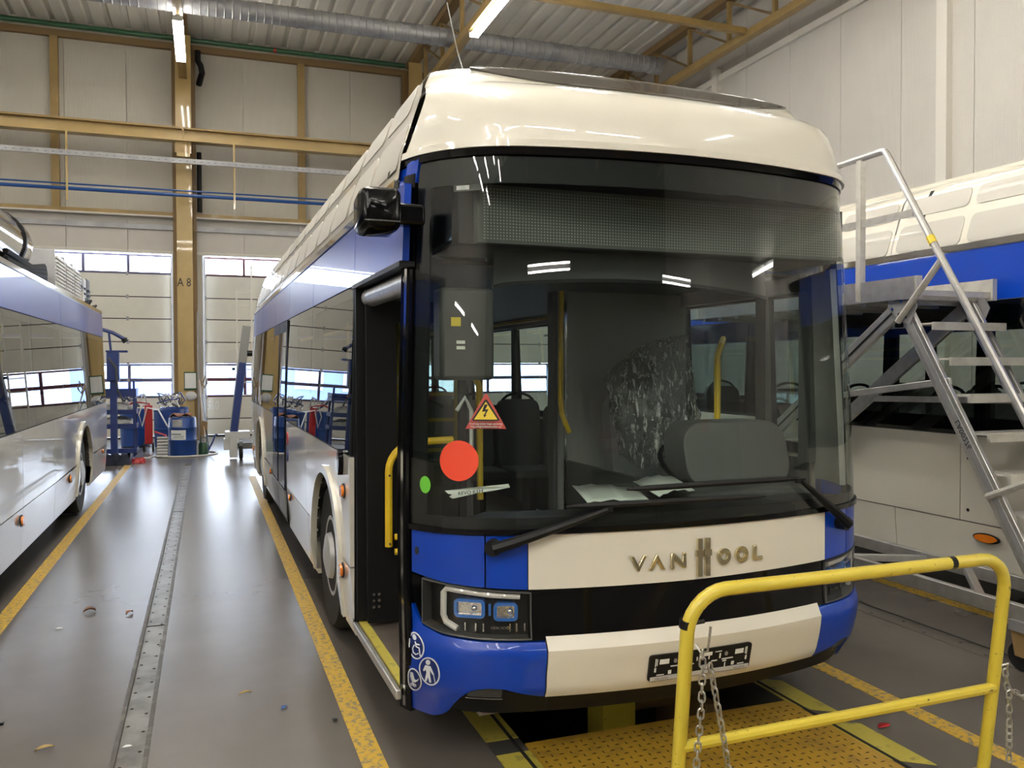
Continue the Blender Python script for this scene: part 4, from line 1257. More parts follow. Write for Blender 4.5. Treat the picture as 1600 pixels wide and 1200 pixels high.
for j in range(nv+1):
    v = j/nv
    z = 2.0-.80*v
    lf_, rt_ = lin([(0,.80),(.06,.60),(.125,.51),(.25,.40),(.35,.32),(.5,.35),(.69,.38),(.81,.42),(1,.46)], v), lin([(0,.87),(.25,.90),(.5,.92),(.69,.945),(.725,.92),(.81,.74),(1,.60)], v)
    cx, w = (lf_+rt_)/2, (rt_-lf_)/2
    for i in range(nu):
        a = 2*PI*i/nu
        cr = 1+.05*math.sin(7*a+5*v)+.05*math.sin(13*a-9*v)+.04*rnd.uniform(-1,1)
        x = cx+w*cr*math.cos(a)
        y = 1.50+.24*(.35+min(1,v*1.6)*.65)*cr*math.sin(a)
        zz = z+.03*math.sin(3*a)*v
        q.v.append((x,y,zz))
for j in range(nv):
    for i in range(nu): q.f.append((j*nu+i,j*nu+(i+1)%nu,(j+1)*nu+(i+1)%nu,(j+1)*nu+i))
q.f.append(tuple(range(nu)))
tag(in_bus(q.build('plastic_cover', m_film, sharp=180)), 'crinkled clear plastic sheet draped over the driver seat', 'plastic cover')
def sheet(name, pts, z, label, cat, m, curl=.02):
    q = MB()
    n = 10
    a, b, c, d = [V3((*p, 0)) for p in pts]
    vs = []
    for i in range(n+1):
        for k in range(3):
            p = (a.lerp(b, i/n)).lerp(d.lerp(c, i/n), k/2)
            vs.append((p.x, p.y, z+curl*math.sin(PI*i/n*1.3)*.5+.004*math.sin(i*2.1+k)))
    q.add(vs, [(i*3+k,(i+1)*3+k,(i+1)*3+k+1,i*3+k+1) for i in range(n) for k in range(2)])
    o = q.build(name, m)
    sd = o.modifiers.new('thick', 'SOLIDIFY'); sd.thickness = .0012
    return tag(in_bus(o), label, cat)
p1 = sheet('document', [(-.44,.22),(-.14,.17),(.02,.60),(-.28,.74)], 1.185, 'wide printed sheet lying flat on the dashboard behind the wipers', 'paper', m_paper)
p2 = sheet('document', [(-.10,.17),(.20,.34),(.40,.85),(.03,.66)], 1.20, 'second printed sheet, curled up, overlapping the flat one', 'paper', m_paper, .03)
for o, (x0,y0) in ((p1,(-.40,.25)),):
    q = MB()
    for k in range(13):
        for c in range(2):
            x = -.405+.012*k+c*.15; y = .25+.033*k-.02*c
            q.add([(x,y,1.199),(x+.12,y-.018,1.2015),(x+.123,y-.012,1.2015),(x+.003,y+.006,1.199)],[(0,1,2,3)])
    q.build('print_line', m_grey, o, kind='stuff', fixn=False)
def FS(s_, z, o=0.): return FP(s_, z, o-.010)
p3 = MB().prism([(-1.155,1.270),(-1.0,1.292),(-.868,1.305),(-.862,1.290),(-.93,1.278),(-1.012,1.264),(-1.116,1.238),(-1.134,1.246),(-1.118,1.256),(-1.138,1.258)], FS, -.002, 0).build('paper_strip', m_white)
tag(in_bus(p3), 'narrow lettered paper strip at the foot of the windscreen below the red round sticker', 'paper')
MB().text('REVO KEH', .030, lambda u,v,o: FS(-1.035+u*.80, 1.268+u*.12+v*.75, o), 0, .001).build('lettering', m_ink, p3)

# ================================================================ aluminium platform ladder
ld = thing('platform_ladder', 'aluminium mobile platform ladder standing beside the dark window band', 'ladder', (4.8,5.2,0))
XA, XB = 4.50, 5.10
def rail_bar(p0, p1, name, w=.035, h=.10, par=None, m=None): return MB().bar(p0, p1, w, h).build(name, m or m_alu, par or ld, bevel=.004)
for x, sgn in ((XA,-1),(XB,1)):
    sb = rail_bar((x,4.58,2.27),(x,3.42,.36),'stringer',.035,.105)
    MB().bar((x+sgn*.019,4.57,2.25),(x+sgn*.019,3.43,.38),.006,.04).build('stringer_groove', m_steel, sb)
    lg = rail_bar((x,4.52,2.24),(x,7.2,.37),'rear_leg',.035,.11)
    MB().bar((x+sgn*.019,4.6,2.185),(x+sgn*.019,7.1,.44),.006,.012).build('leg_groove', m_mblack, lg)
    rail_bar((x,3.2,.345),(x,7.35,.345),'base_rail',.05,.09)
    rail_bar((x,5.55,1.53),(x,3.95,1.53+.04) if x == XB else (x,4.15,1.70),'side_brace',.025,.045)
    gs = MB().prism([(4.40,2.20),(4.47,2.31),(4.62,2.31),(4.66,2.20),(4.55,2.10),(4.46,2.08)], lambda u,v,o: (x+sgn*(.022+o),u,v), 0, .006).build('gusset_plate', m_steel, ld)
    for u,v in ((4.47,2.27),(4.60,2.27),(4.61,2.19),(4.49,2.13),(4.55,2.15),(4.53,2.24)):
        MB().cyl((x+sgn*.028,u,v),(x+sgn*.036,u,v),.012,6).build('bolt', m_chrome, gs)
MB().text('LA00276', .055, lambda u,v,o: (XA-.0225-o, 3.86-u*.57*-1*-1-v*.82*.0, 1.02-u*.0)if False else (XA-.0225-o, 4.03-u*.52+v*.85, 1.365-u*.855-v*.52), 0, .001).build('stamped_number', m_mblack, ld)
for k in range(8):
    z, y = 2.085-.236*k, 4.425-.1435*k
    st_ = MB().box(XA+.02,XB-.02,y-.10,y+.10,z-.012,z).build('step', m_aluw, ld)
    MB().box(XA+.02,XB+.06,y-.125,y-.10,z-.05,z+.004).build('step_nosing', m_aluw, st_)
MB().box(XA-.03,XB+.05,4.50,7.2,2.25,2.285).build('platform', m_aluw, ld)
for k in range(10): MB().box(XA-.03,XB+.05,4.6+.26*k,4.65+.26*k,2.225,2.25).build('platform_rib', m_alu, ld)
MB().box(XA-.05,XA-.03,4.40,7.2,2.25,2.40).build('toe_board', m_alu, ld)
MB().box(XA-.05,XA+.0,4.385,4.40,2.25,2.40).build('toe_board_end', m_aluw, ld)
MB().box(XB+.05,XB+.07,4.40,7.2,2.25,2.40).build('toe_board', m_aluw, ld)
MB().box(XB+.03,XB+.07,4.385,4.40,2.25,2.40).build('toe_board_end', m_aluw, ld)
MB().box(XA-.03,XB+.05,4.42,4.44,2.27,2.31).build('platform_edge', m_aluw, ld)
hr = MB().tube([(XA-.03,3.25,.92),(XA-.03,3.60,1.50),(XA-.03,4.67,3.27),(XA-.03,4.69,3.295),(XA-.03,4.72,3.30),(XA-.03,7.1,3.28)], .024, 10).build('handrail', m_alu, ld)
MB().tube([(XA-.03,4.265,2.595),(XA-.03,4.295,2.645)], .028, 10).build('yellow_tape', m_warny, hr)
for y in (4.92,7.05): MB().box(XA-.055,XA-.005,y-.022,y+.022,2.26,3.28).build('guard_post', m_aluw, ld)
MB().box(XA-.04,XA-.03,4.43,7.05,2.80,2.85).build('mid_rail', m_alu, ld)
MB().tube([(XA-.035,4.20,2.48),(XA-.035,4.56,2.10)], .022, 8).build('rail_bracket', m_aluw, ld)
MB().tube([(XA-.035,3.42,1.19),(XA-.035,3.84,1.00)], .022, 8).build('rail_bracket', m_aluw, ld)
MB().tube([(XA-.03,4.50,2.27),(XA-.03,4.50,2.37),(XA-.03,4.46,2.40)], .008, 6).build('red_pin', m_red, ld)
for p0, p1 in (((XA,3.25,.345),(XB,3.25,.345)),((XA,7.3,.345),(XB,7.3,.345)),((XB,6.0,.345),(XA,5.3,.345)),((XA,5.2,.345),(XB,4.9,.345)),((XB,4.55,.345),(XA,3.9,.345)),((XA,6.0,1.2),(XB,6.0,1.2))):
    rail_bar(p0, p1, 'cross_bar', .05, .05)
rail_bar((XA,5.9,1.27),(XB,6.7,.72),'cross_bar',.03,.04)
for x in (XA,XB):
    for y in (3.62,7.15):
        c = MB().lathe([(.03,-.018),(.085,-.022),(.09,-.012),(.09,.012),(.085,.022),(.03,.018)], (x,y,.09), 16, 'X').build('castor_wheel', m_rub, ld)
        for s in (-.03,.03): MB().prism([(y-.03,.09),(y+.03,.09),(y+.06,.24),(y-.06,.24)], lambda u,v,o: (x+s+o,u,v), -.003, .003).build('castor_fork', m_brown, c)
        MB().box(x-.05,x+.05,y-.06,y+.06,.24,.30).build('castor_plate', m_steel, c)

# ================================================================ yellow barrier, chains, tread plate
tp = thing('tread_plate', 'yellow tread plate covering the near end of the pit', 'plate', (2.15,2.5,.004))
MB().box(1.407,2.903,1.2,3.72,.0045,.014).build('plate', m_plate, tp)
q = MB()
for i in range(31):
    for j in range(52):
        x, y = 1.43+.0475*i, 1.23+.0475*j
        a = .026 if (i+j) % 2 else .008
        b = .008 if (i+j) % 2 else .026
        q.add([(x-a/1.6,y,.0141),(x,y-b/1.6,.0141),(x+a/1.6,y,.0141),(x,y+b/1.6,.0141),(x,y,.0175)],[(0,1,4),(1,2,4),(2,3,4),(3,0,4)])
q.build('tread_lozenges', m_bumpm, tp, kind='stuff', smooth=False, fixn=False)
q = MB(); q.tube([(2.52,2.86,.016),(2.52,2.83,.016),(2.535,2.82,.016),(2.55,2.83,.016),(2.55,2.86,.016)], .006, 6); q.build('lifting_eye', m_mblack, tp)

br = thing('barrier', 'yellow tubular barrier leaning at the end of the pit in front of the middle bus', 'barrier', (2.39,2.7,0))
def bent(xl, xr):
    P = [(xl,2.735,.022),(xl,2.64,.84)]
    for k in range(1,8):
        t = PI/2*k/7
        P.append((xl+.15*(1-math.cos(t)), 2.64-.022*math.sin(t), .84+.15*math.sin(t)))
    Q = [(xr-(p[0]-xl), p[1], p[2]+.006) for p in P]
    return P+Q[::-1]
fr = MB().tube(bent(1.625,3.165), .026, 12).build('frame', m_yel, br)
MB().tube([(1.630,2.685,.40),(1.70,2.68,.405),(3.10,2.68,.42),(3.155,2.68,.42)], .022, 10).build('middle_rail', m_yel, br)
MB().tube([(1.6255,2.643,.855),(1.626,2.639,.885)], .029, 12).build('black_tape', m_mblack, fr)
MB().tube([(2.835,2.618,.9955),(2.862,2.618,.9957)], .0268, 12).build('black_tape', m_mblack, fr)
MB().tube([(1.652,2.64,.87),(1.69,2.63,.876)], .008, 6).build('tape_end', m_mblack, fr)
for x in (1.625,3.165): MB().box(x-.06,x+.06,2.675,2.795,0.0182 if x < 2.9 else .0075,.0275 if x < 2.9 else .0175).build('foot_plate', m_yel, fr)

def chain(label, path, hook=None):
    c = thing('chain', label, 'chain', path[0], 'steel chains on the barrier')
    P = [V3(p) for p in path]
    d = [0]
    for a, b in zip(P, P[1:]): d.append(d[-1]+(b-a).length)
    def pos(t):
        for i in range(len(P)-1):
            if t <= d[i+1]: return P[i].lerp(P[i+1], (t-d[i])/(d[i+1]-d[i]))
        return P[-1]
    n = int(d[-1]/.0305)
    base_l = None
    Lk, Wd = .042, .026
    pts = []
    for k in range(12):
        a = 2*PI*k/12
        pts.append((Wd/2*.82*math.cos(a), 0, (Lk-Wd)/2*(1 if math.sin(a) >= 0 else -1)+Wd/2*.82*math.sin(a)))
    me = None
    for i in range(n):
        p = pos((i+.5)*.0305); t = (pos((i+.5)*.0305+.01)-pos((i+.5)*.0305-.01)).normalized()
        if me is None:
            o = MB().tube(pts, .0042, 6, closed=True).build('chain_link', m_chain)
            me = o.data
        else:
            o = bpy.data.objects.new('chain_link', me); COL.objects.link(o)
        o.parent = c
        q = V3((0,0,1)).rotation_difference(t)
        rot = q.to_matrix() @ Matrix.Rotation(PI/2*(i % 2)+.35, 3, 'Z')
        o.matrix_local = Matrix.Translation(p-P[0]) @ rot.to_4x4()
    if hook: MB().tube(hook, .0045, 6).build('hook', m_chain, c)
    return c
chain('steel chain hanging in a loop from the barrier post in front of the number plate',
      [(1.655,2.585,.79),(1.648,2.58,.6),(1.632,2.60,.3),(1.64,2.62,.08),(1.70,2.62,.03),(1.79,2.61,.10),(1.79,2.60,.25),(1.735,2.585,.5),(1.675,2.58,.76)],
      [(1.648,2.62,.80),(1.656,2.60,.775),(1.668,2.575,.785),(1.672,2.57,.83),(1.678,2.57,.875)])
chain('steel chain slung from the outer barrier post beside the platform ladder',
      [(3.20,2.66,.50),(3.215,2.66,.42),(3.30,2.66,.37),(3.42,2.66,.33),(3.56,2.66,.32)], [(3.165,2.66,.52),(3.20,2.645,.53),(3.205,2.655,.50)])
chain('short loose end of steel chain dangling below the outer barrier post hook',
      [(3.218,2.655,.405),(3.222,2.655,.25),(3.222,2.655,.10)])

jk = thing('pit_jack', 'yellow pit jack standing in the pit under the middle bus', 'jack', (2.35,4.3,-1.5))
MB().box(2.05,2.25,4.2,4.4,-1.5,-.05).build('jack_post', m_yel, jk)
MB().box(1.9,2.55,4.1,4.5,-1.5,-1.4).build('jack_base', m_brown, jk)
MB().box(2.55,2.62,3.95,4.5,-.45,-.05).build('jack_bracket', m_brown, jk)
MB().bar((2.25,4.3,-.12),(2.62,4.3,-.12),.08,.08).build('jack_arm', m_brown, jk)

# ================================================================ clutter round the A 8 column
def barrel(x, y, label, top=True):
    b = thing('barrel', label, 'barrel', (x,y,0), 'blue drums by the column')
    pr = [(.22,0),(.262,.015),(.268,.05),(.272,.30),(.278,.31),(.278,.33),(.272,.34),(.272,.56),(.278,.57),(.278,.59),(.272,.60),(.266,.76),(.255,.785),(.23,.79)] if top else [(.22,0),(.30,.02),(.31,.4),(.318,.41),(.318,.44),(.31,.45),(.315,.83),(.325,.84),(.325,.86),(.30,.86),(.295,.5)]
    MB().lathe(pr, (x,y,0), 24).build('drum', m_bbar, b)
    return b
b1 = barrel(-.47, 18.65, 'closed blue drum with a white label, cloth on its lid, below the A 8 stencil')
def cylw(cx, cy, r): return lambda u,v,o: (cx+(r+o)*math.sin(u/r), cy-(r+o)*math.cos(u/r), v)
w1 = cylw(-.47,18.65,.274)
MB().patch(rng(-.235,.07,6), .34, .535, w1, 0, .003).build('drum_label', m_white, b1)
MB().patch(rng(-.22,-.02,4), .445, .462, w1, .003, .004).build('label_print', m_ink, b1)
for k in range(3): MB().patch(rng(-.20+.02*k,.03,4), .37+.022*k, .376+.022*k, w1, .003, .004).build('label_print', m_ink, b1)
MB().patch(rng(-.20,.0,5), .60, .75, w1, 0, .004, 3).build('foil_patch', m_alu, b1)
q = MB()
rr = random.Random(5)
n = 12
vs = [(-.70+.42*i/n, 18.45+.36*j/6, .825+.03*math.sin(i*.9+j)+.015*rr.random()-(.05 if i == 0 else 0)) for i in range(n+1) for j in range(7)]
q.add(vs, [(i*7+j,(i+1)*7+j,(i+1)*7+j+1,i*7+j+1) for i in range(n) for j in range(6)])
o = q.build('cloth', m_rag); sd = o.modifiers.new('thick','SOLIDIFY'); sd.thickness = .008
tag(o, 'crumpled red-brown cloth lying on the closed blue drum', 'cloth')
b2 = barrel(-.80, 20.6, 'open blue drum full of white tubes behind the red plate', False)
b3 = barrel(-1.55, 21.2, 'open blue drum further back beside the tray trolley', False)
b4 = barrel(-.72, 21.75, 'open blue drum hard against the A 8 column', False)
def coil(label, c, r, seed):
    rr = random.Random(seed)
    t = thing('tube_bundle', label, 'tubes', c, 'tubes in the blue drums')
    for k in range(5):
        P = []
        a0 = rr.random()*6
        for j in range(9):
            a = a0+j*.5
            P.append((c[0]+r*(.6+.4*rr.random())*math.cos(a), c[1]+r*.8*math.sin(a), c[2]+.02+.26*math.sin(PI*j/8)*(.4+rr.random())))
        MB().tube(P, .016, 6).build('tube', (m_hose,m_dgrey,m_hose,m_dblue,m_steel)[k], t)
    return t
coil('white and dark tubes curling out of the drum behind the red plate', (-.80,20.6,.90), .27, 2)
coil('tubes heaped on the drum beside the tray trolley', (-1.55,21.2,.90), .30, 4)
coil('tubes and wires on the drum against the A 8 column', (-.72,21.75,.90), .26, 8)
rt = thing('hose_trolley', 'red plated hose trolley on two wheels beside the closed blue drum', 'trolley', (-1.18,19.8,0))
MB().box(-1.255,-1.095,19.75,19.79,.16,1.0).build('red_plate', m_red, rt, bevel=.02)
MB().tube([(-1.18,19.9,.2),(-1.18,20.1,1.02),(-1.45,20.1,1.06),(-1.6,20.1,1.0)], .02, 6).build('handle', m_red, rt)
MB().tube([(-1.06,19.8,.42),(-.83,19.5,.36),(-.78,19.3,.30)], .02, 6).build('nozzle_bar', m_red, rt)
for x in (-1.28,-1.1): MB().lathe([(.03,-.02),(.09,-.02),(.09,.02),(.03,.02)], (x,19.95,.09), 14, 'X').build('wheel', m_rub, rt)
MB().bar((-1.28,19.95,.09),(-1.1,19.95,.09),.02,.02).build('axle', m_steel, rt)
MB().bar((-1.18,19.77,.18),(-1.18,19.95,.09),.03,.03).build('axle_arm', m_steel, rt)
q = [( -1.30+.2*math.sin(k*.5), 19.72+.01*k, .95-.08*k) for k in range(8)]
tag(MB().tube([(-1.30,19.72,1.0),(-1.36,19.70,.8),(-1.30,19.72,.55),(-1.2,19.71,.95),(-.95,19.2,.92),(-.74,18.4,.62)], .015, 6).build('hose', m_hose), 'white hose looped over the red plated trolley', 'hose')
gr = thing('ribbed_grate', 'grey ribbed grate leaning on the closed blue drum', 'grate', (-.83,18.35,0))
MB().obox((-.84,18.40,.21),(.21,.02,.42),(math.radians(-14),0,math.radians(-8))).build('backing', m_grey, gr)
for k in range(7): MB().obox((-.845,18.345+.0145*k,.03+.060*k),(.20,.035,.032),(math.radians(-14),0,math.radians(-8))).build('rib', m_lgrey, gr)
wc = thing('watering_can', 'dark green watering can beside the foot of the A 8 column', 'can', (-.06,18.75,0))
MB().lathe([(.085,0),(.098,.01),(.095,.20),(.07,.25),(.05,.255)], (-.07,18.75,0), 16).build('can_body', m_can, wc)
MB().tube([(-.12,18.75,.22),(-.12,18.75,.33),(-.06,18.75,.36),(-.01,18.75,.32),(.0,18.75,.24)], .012, 6).build('can_handle', m_can, wc)
MB().tube([(.02,18.75,.06),(.12,18.75,.26),(.17,18.75,.40),(.21,18.75,.41)], .018, 6).build('can_spout', m_dblue, wc)
sv = thing('shovel', 'long handled shovel leaning on the A 8 column', 'shovel', (-.05,19.2,0))
MB().tube([(-.02,19.0,.06),(-.16,22.3,1.48)], .018, 6).build('shaft', m_brown, sv)
MB().tube([(.045,18.95,.08),(-.10,22.35,1.15)], .012, 6).build('rod', m_mblack, sv)
MB().prism([(-.07,.25),(.06,.25),(.07,.55),(-.05,.58)], lambda u,v,o: (u-.05,20.0+o,v+.05), 0, .02).build('blade', m_brown, sv)
hp = []
for k in range(30):
    a = math.radians(200+k*7.6)
    hp.append((-.42+.62*math.cos(a), 18.75+.55*math.sin(a), .018))
tag(MB().tube([(-1.2,18.2,.018),(-1.1,18.2,.018)]+hp, .018, 6).build('hose', m_hose), 'white hose lying on the floor round the closed blue drum', 'hose')
dd = thing('document_holder', 'green framed sheet holder hung on the A 8 column', 'document holder', (-.40,22.58,1.2))
MB().box(-.52,-.22,22.575,22.598,1.24,1.70).build('holder_frame', m_green, dd)
MB().box(-.50,-.24,22.568,22.575,1.29,1.67).build('held_sheet', m_white, dd)
q = MB().sphere((-.36,22.54,1.10), .13, 10, 6, (1.1,.35,.9)); q.build('parts_bag', m_lgrey, dd)
tag(MB().tube([(-.14,22.56,.02),(-.14,22.54,1.2),(-.12,22.5,1.5),(-.04,22.45,1.30),(.02,22.45,1.42),(-.02,22.45,1.6),(-.10,22.45,1.35)], .02, 6).build('cable', m_brown), 'brown cable coiled beside the sheet holder', 'cable')
tag(MB().box(-.205,-.175,22.55,22.598,.03,3.2).build('conduit', m_steel), 'slim grey conduit running up the A 8 column', 'conduit')

# tray trolley behind the bus with bare roof equipment
tt = thing('tray_trolley', 'blue tray trolley with four trays behind the white bus end', 'trolley', (-1.7,18.35,0))
for x in (-2.15,-1.335):
    for y in (18.1,18.55): MB().box(x-.02,x+.02,y-.02,y+.02,.06,1.55 if x > -2 and y < 18.3 else 1.2).build('post', m_dblue, tt)
for z in (.14,.62,.90,1.24):
    w = .16 if z > 1.2 else .09
    t = MB().box(-2.15,-1.30,18.05,18.6,z,z+.012).build('tray', m_dblue, tt)
    MB().box(-2.15,-1.30,18.04,18.05,z,z+w).build('tray_lip', m_dblue, t)
    MB().box(-1.30,-1.29,18.04,18.6,z,z+w).build('tray_lip', m_dblue, t)
for x in (-2.0,-1.45): MB().lathe([(.02,-.02),(.06,-.02),(.06,.02),(.02,.02)], (x,18.3,.06), 12, 'X').build('castor', m_rub, tt)
def bag(label, c, s, seed):
    rr = random.Random(seed)
    q = MB().sphere(c, 1., 14, 9, s)
    q.v = [(x*1+.02*rr.uniform(-1,1), y+.02*rr.uniform(-1,1), max(z+.03*rr.uniform(-1,1), c[2]-s[2]*.98)) for x,y,z in q.v]
    return tag(q.build('plastic_bag', m_lgrey, sharp=15), label, 'bag', 'bags on the tray trolley')
bag('crumpled grey plastic bag on the upper middle tray', (-1.62,18.3,1.01), (.27,.2,.105), 1)
bag('flat pale plastic bag on the lower middle tray', (-1.65,18.3,.73), (.30,.2,.105), 2)
lf = thing('lifting_post', 'dark blue winch post rising above the tray trolley', 'winch', (-1.72,17.9,0))
MB().box(-1.80,-1.58,17.85,18.0,.0,.06).build('foot', m_dblue, lf)
MB().box(-1.74,-1.62,17.88,17.98,.06,2.10).build('mast', m_dblue, lf)
MB().box(-1.79,-1.57,17.82,18.02,1.55,2.10).build('winch_case', m_dblue, lf, bevel=.02)
MB().box(-1.80,-1.42,17.82,18.02,2.10,2.14).build('top_plate', m_dblue, lf)
MB().tube([(-1.9,17.95,2.55),(-1.68,17.93,2.48),(-1.48,17.92,2.36)], .035, 8).build('boom', m_dblue, lf)
MB().bar((-1.72,17.93,2.14),(-1.75,17.93,2.50),.04,.04).build('boom_post', m_dblue, lf)
MB().tube([(-1.49,17.92,2.37),(-1.45,17.92,2.30)], .055, 8).build('boom_head', m_mblack, lf)
MB().tube([(-1.75,17.80,2.0),(-1.62,17.79,1.8),(-1.60,17.79,1.4),(-1.5,17.8,1.15)], .02, 6).build('winch_hose', m_dgrey, lf)
def rag(label, x0, y0, w, d, m, seed, h=.10):
    rr = random.Random(seed)
    n = 9
    q = MB()
    vs = []
    for i in range(n+1):
        for j in range(n+1):
            e = min(i,n-i,j,n-j)
            vs.append((x0+w*i/n+.03*rr.uniform(-1,1), y0+d*j/n+.03*rr.uniform(-1,1), .006 if e == 0 else .02+h*rr.random()))
    q.add(vs, [(i*(n+1)+j,(i+1)*(n+1)+j,(i+1)*(n+1)+j+1,i*(n+1)+j+1) for i in range(n) for j in range(n)])
    return tag(q.build('rag_heap', m, sharp=20), label, 'rags')
rag('heap of dark blue rags on the floor below the tray trolley', -1.95, 17.1, .60, .45, m_drag, 11, .2)
rag('small red rag on the floor beside the dark rag heap', -1.33, 17.35, .22, .3, m_red, 12, .08)

# mobile lifting column beside the rear of the middle bus
lc = thing('lift_column', 'grey and dark blue mobile lifting column by the rear of the middle bus', 'lift column', (.60,17.6,0))
MB().bar((.47,17.5,.30),(.76,17.5,2.62),.16,.15,(0,1,0)).build('column_body', m_grey, lc)
MB().bar((.50,17.41,.55),(.675,17.41,1.90),.13,.02,(0,1,0)).build('column_face', m_dblue, lc)
MB().bar((.68,17.45,1.9),(.765,17.45,2.6),.10,.03,(0,1,0)).build('column_plate', m_lgrey, lc)
MB().box(.34,.80,17.3,17.75,.42,.55).build('carriage', m_lgrey, lc)
MB().box(.31,.44,17.32,17.5,.20,.42).build('side_plate', m_lgrey, lc)
MB().box(.42,.56,17.28,17.75,.05,.50).build('base_post', m_lgrey, lc)
MB().bar((.49,17.6,.25),(1.15,17.6,.25),.10,.12).build('fork', m_grey, lc)
w = MB().lathe([(.03,-.03),(.12,-.035),(.14,-.02),(.14,.02),(.12,.035),(.03,.03)], (.63,17.42,.14), 18, 'X').build('castor_wheel', m_rub, lc)
MB().lathe([(.02,-.038),(.07,-.04),(.07,-.036)], (.63,17.42,.14), 14, 'X').build('wheel_hub', m_hub, w)
MB().box(.60,.66,17.36,17.48,.14,.36).build('castor_fork', m_steel, w)
MB().cyl((.76,17.4,2.08),(.86,17.4,2.08),.06,10).build('knob', m_mblack, lc)
MB().box(.48,.53,17.3,17.5,1.75,1.8).build('grip', m_mblack, lc)
wl_ = thing('wall_ladder', 'slim pale ladder standing against the gate behind the lifting column', 'ladder', (.80,20.0,0))
for x in (.66,.98): MB().box(x-.015,x+.015,19.98,20.02,0,4.1 if x > .8 else 3.55).build('rail', m_wtrim, wl_)
for k in range(12): MB().box(.66,.98,19.99,20.01,.3+.29*k,.325+.29*k).build('rung', m_wtrim, wl_)

# ================================================================ small bits on the floor
def leafy(name, x, y, l, w, a, m, label, cat='leaf', curl=.012):
    q = MB()
    n = 8
    ca, sa = math.cos(a), math.sin(a)
    vs = []
    for i in range(n+1):
        t = i/n; ww = w*math.sin(PI*t)**.8 if 0 < i < n else 0
        for s in (-1,0,1):
            u, v = l*(t-.5), ww*s
            vs.append((x+u*ca-v*sa, y+u*sa+v*ca, .004+curl*abs(s)*.5+curl*math.sin(PI*t)*.6))
    q.add(vs, [(i*3+k,(i+1)*3+k,(i+1)*3+k+1,i*3+k+1) for i in range(n) for k in range(2)])
    o = q.build(name, m); sd = o.modifiers.new('thick','SOLIDIFY'); sd.thickness = .0015
    return tag(o, label, cat, 'litter on the aisle floor')
leafy('leaf', -.825,6.89,.085,.028,.3,m_bleaf,'curled brown leaf between the yellow line and the slot channel',curl=.03)
leafy('leaf', -.545,6.74,.085,.022,1.1,m_bleaf,'small brown leaf close beside the slot channel',curl=.02)
leafy('leaf', -.735,4.47,.085,.018,.35,m_leaf,'slender yellow leaf near the lower edge of the aisle floor')
leafy('paper_scrap', -.97,6.51,.05,.018,.1,m_white,'white paper scrap lying near the brown leaves','scrap',.004)
leafy('paper_scrap', -.37,4.36,.045,.012,.05,m_white,'white paper scrap inside the slot channel','scrap',.004)
q = leafy('leaf', .185,4.85,.07,.014,.25,m_leaf,'pale slender leaf between slot channel and worn yellow line')
leafy('tape_scrap', .37,4.57,.05,.014,.9,m_bpipe,'blue tape scrap beside the worn yellow line','scrap',.01)
leafy('paper_scrap', .60,4.33,.03,.014,.9,m_mblack,'black speck of rubber on the worn yellow line','scrap',.004)
leafy('paper_scrap', 3.16,3.30,.09,.022,.2,m_red,'red scrap on the floor beyond the barrier middle rail','scrap',.006)
tag(MB().cyl((-.30,5.87,.004),(-.295,5.93,.03),.004,6).build('screw', m_chrome), 'shiny loose screw standing beside the slot channel', 'screw')
tag(MB().bar((-1.22,4.86,.006),(-.98,4.86,.006),.016,.012).build('dark_rod', m_mblack), 'short dark rod on the floor at the edge of the aisle', 'rod')

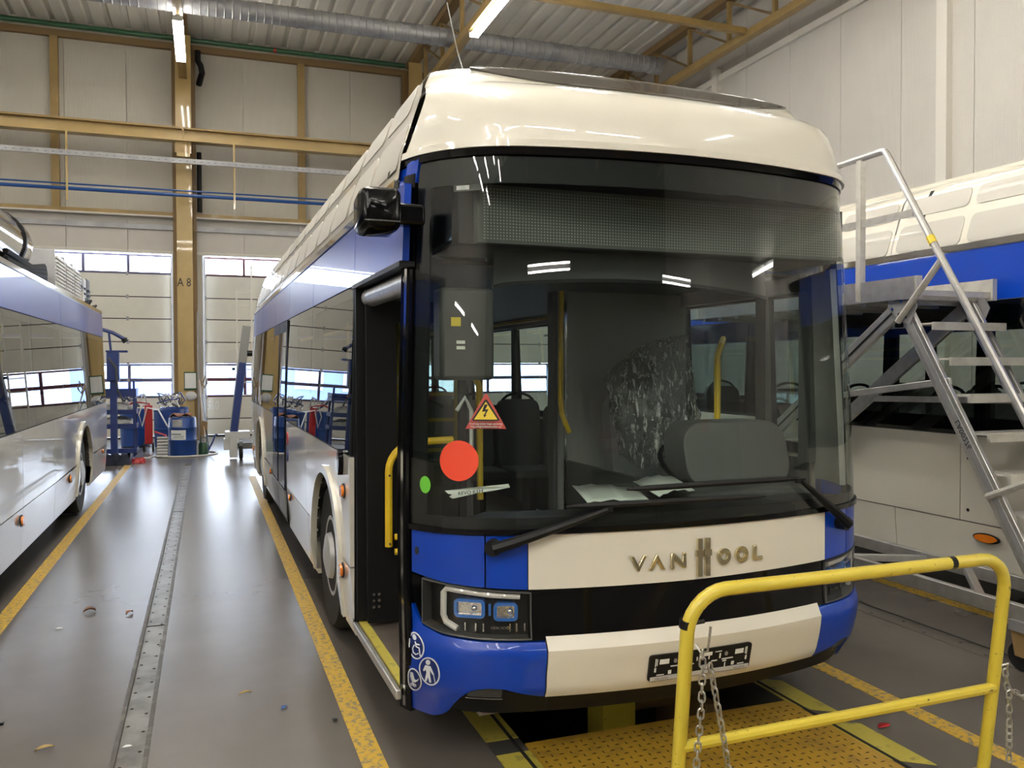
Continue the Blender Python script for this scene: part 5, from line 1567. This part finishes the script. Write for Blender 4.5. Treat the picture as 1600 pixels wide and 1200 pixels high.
# ================================================================ behind the photographer (mirrored in the windscreen)
pw = thing('partition', 'grey partition behind the photographer, mirrored in the windscreen', 'partition', (7,-6.6,0))
m_part = mat('grey partition paint', (.30,.30,.285), .5)
x = -.2
while x < 11.5:
    MB().box(x,x+1.19,-6.65,-6.6,0,3.4).build('partition_panel', m_part, pw)
    x += 1.2
MB().box(-.2,11.8,-6.66,-6.58,3.4,3.48).build('partition_cap', m_steel, pw)
k = 0
for x, z, w, h, lb in ((2.65,1.95,.24,.36,'tall notice sheet pinned highest on the grey partition'),(3.2,1.85,.22,.32,'notice sheet nearest the red and white cabinet'),(2.0,1.86,.26,.34,'notice sheet pinned low at the free end of the grey partition'),(3.6,1.62,.22,.2,'small notice just above the red and white cabinet'),(4.6,1.75,.22,.3,'notice sheet beyond the red and white cabinet'),(5.6,1.9,.21,.3,'notice sheet above the empty stretch of partition')):
    tag(MB().box(x,x+w,-6.6,-6.592,z-h/2,z+h/2).build('notice', m_white), lb, 'notice', 'notices on the partition')
fa = thing('first_aid_cabinet', 'red and white cabinet on the partition behind the photographer', 'cabinet', (4.0,-6.5,1.1))
MB().box(3.57,4.45,-6.59,-6.4,1.12,1.46).build('cabinet_body', m_red, fa)
MB().box(3.62,4.40,-6.4,-6.39,1.22,1.37).build('white_band', m_white, fa)
wbn = thing('workbench', 'dark workbench behind the photographer, mirrored in the windscreen', 'workbench', (5,-6.1,0))
MB().box(3.2,6.2,-6.5,-5.7,.82,.88).build('bench_top', m_mblack, wbn)
for x in (3.3,6.1):
    for y in (-6.4,-5.8): MB().box(x-.04,x+.04,y-.04,y+.04,0,.82).build('bench_leg', m_dgrey, wbn)
stc = thing('steel_cabinet', 'grey steel cabinet behind the photographer', 'cabinet', (7.6,-6.2,0))
MB().box(7.3,9.9,-6.55,-5.9,0,1.36).build('cabinet_body', m_grey, stc)
MB().box(7.35,8.58,-5.9,-5.88,.05,1.3).build('cabinet_door', m_grey, stc)
MB().box(8.62,9.85,-5.9,-5.88,.05,1.3).build('cabinet_door', m_grey, stc)
cn = thing('canister', 'red canister on the grey steel cabinet behind the photographer', 'canister', (8.9,-6.1,1.36))
MB().box(8.65,9.0,-6.2,-6.05,1.362,1.58).build('canister_body', m_red, cn, bevel=.03)
MB().tube([(8.75,-6.12,1.58),(8.75,-6.12,1.64),(8.9,-6.12,1.64),(8.9,-6.12,1.58)], .015, 6).build('canister_handle', m_red, cn)
tool = thing('test_box', 'dark test box on the workbench behind the photographer', 'box', (4.5,-6.1,.88))
MB().box(4.2,4.9,-6.3,-5.95,.882,1.12).build('box_body', m_mblack, tool, bevel=.01)
MB().box(4.3,4.5,-6.3,-6.0,1.122,1.16).build('box_sheet', m_white, tool)
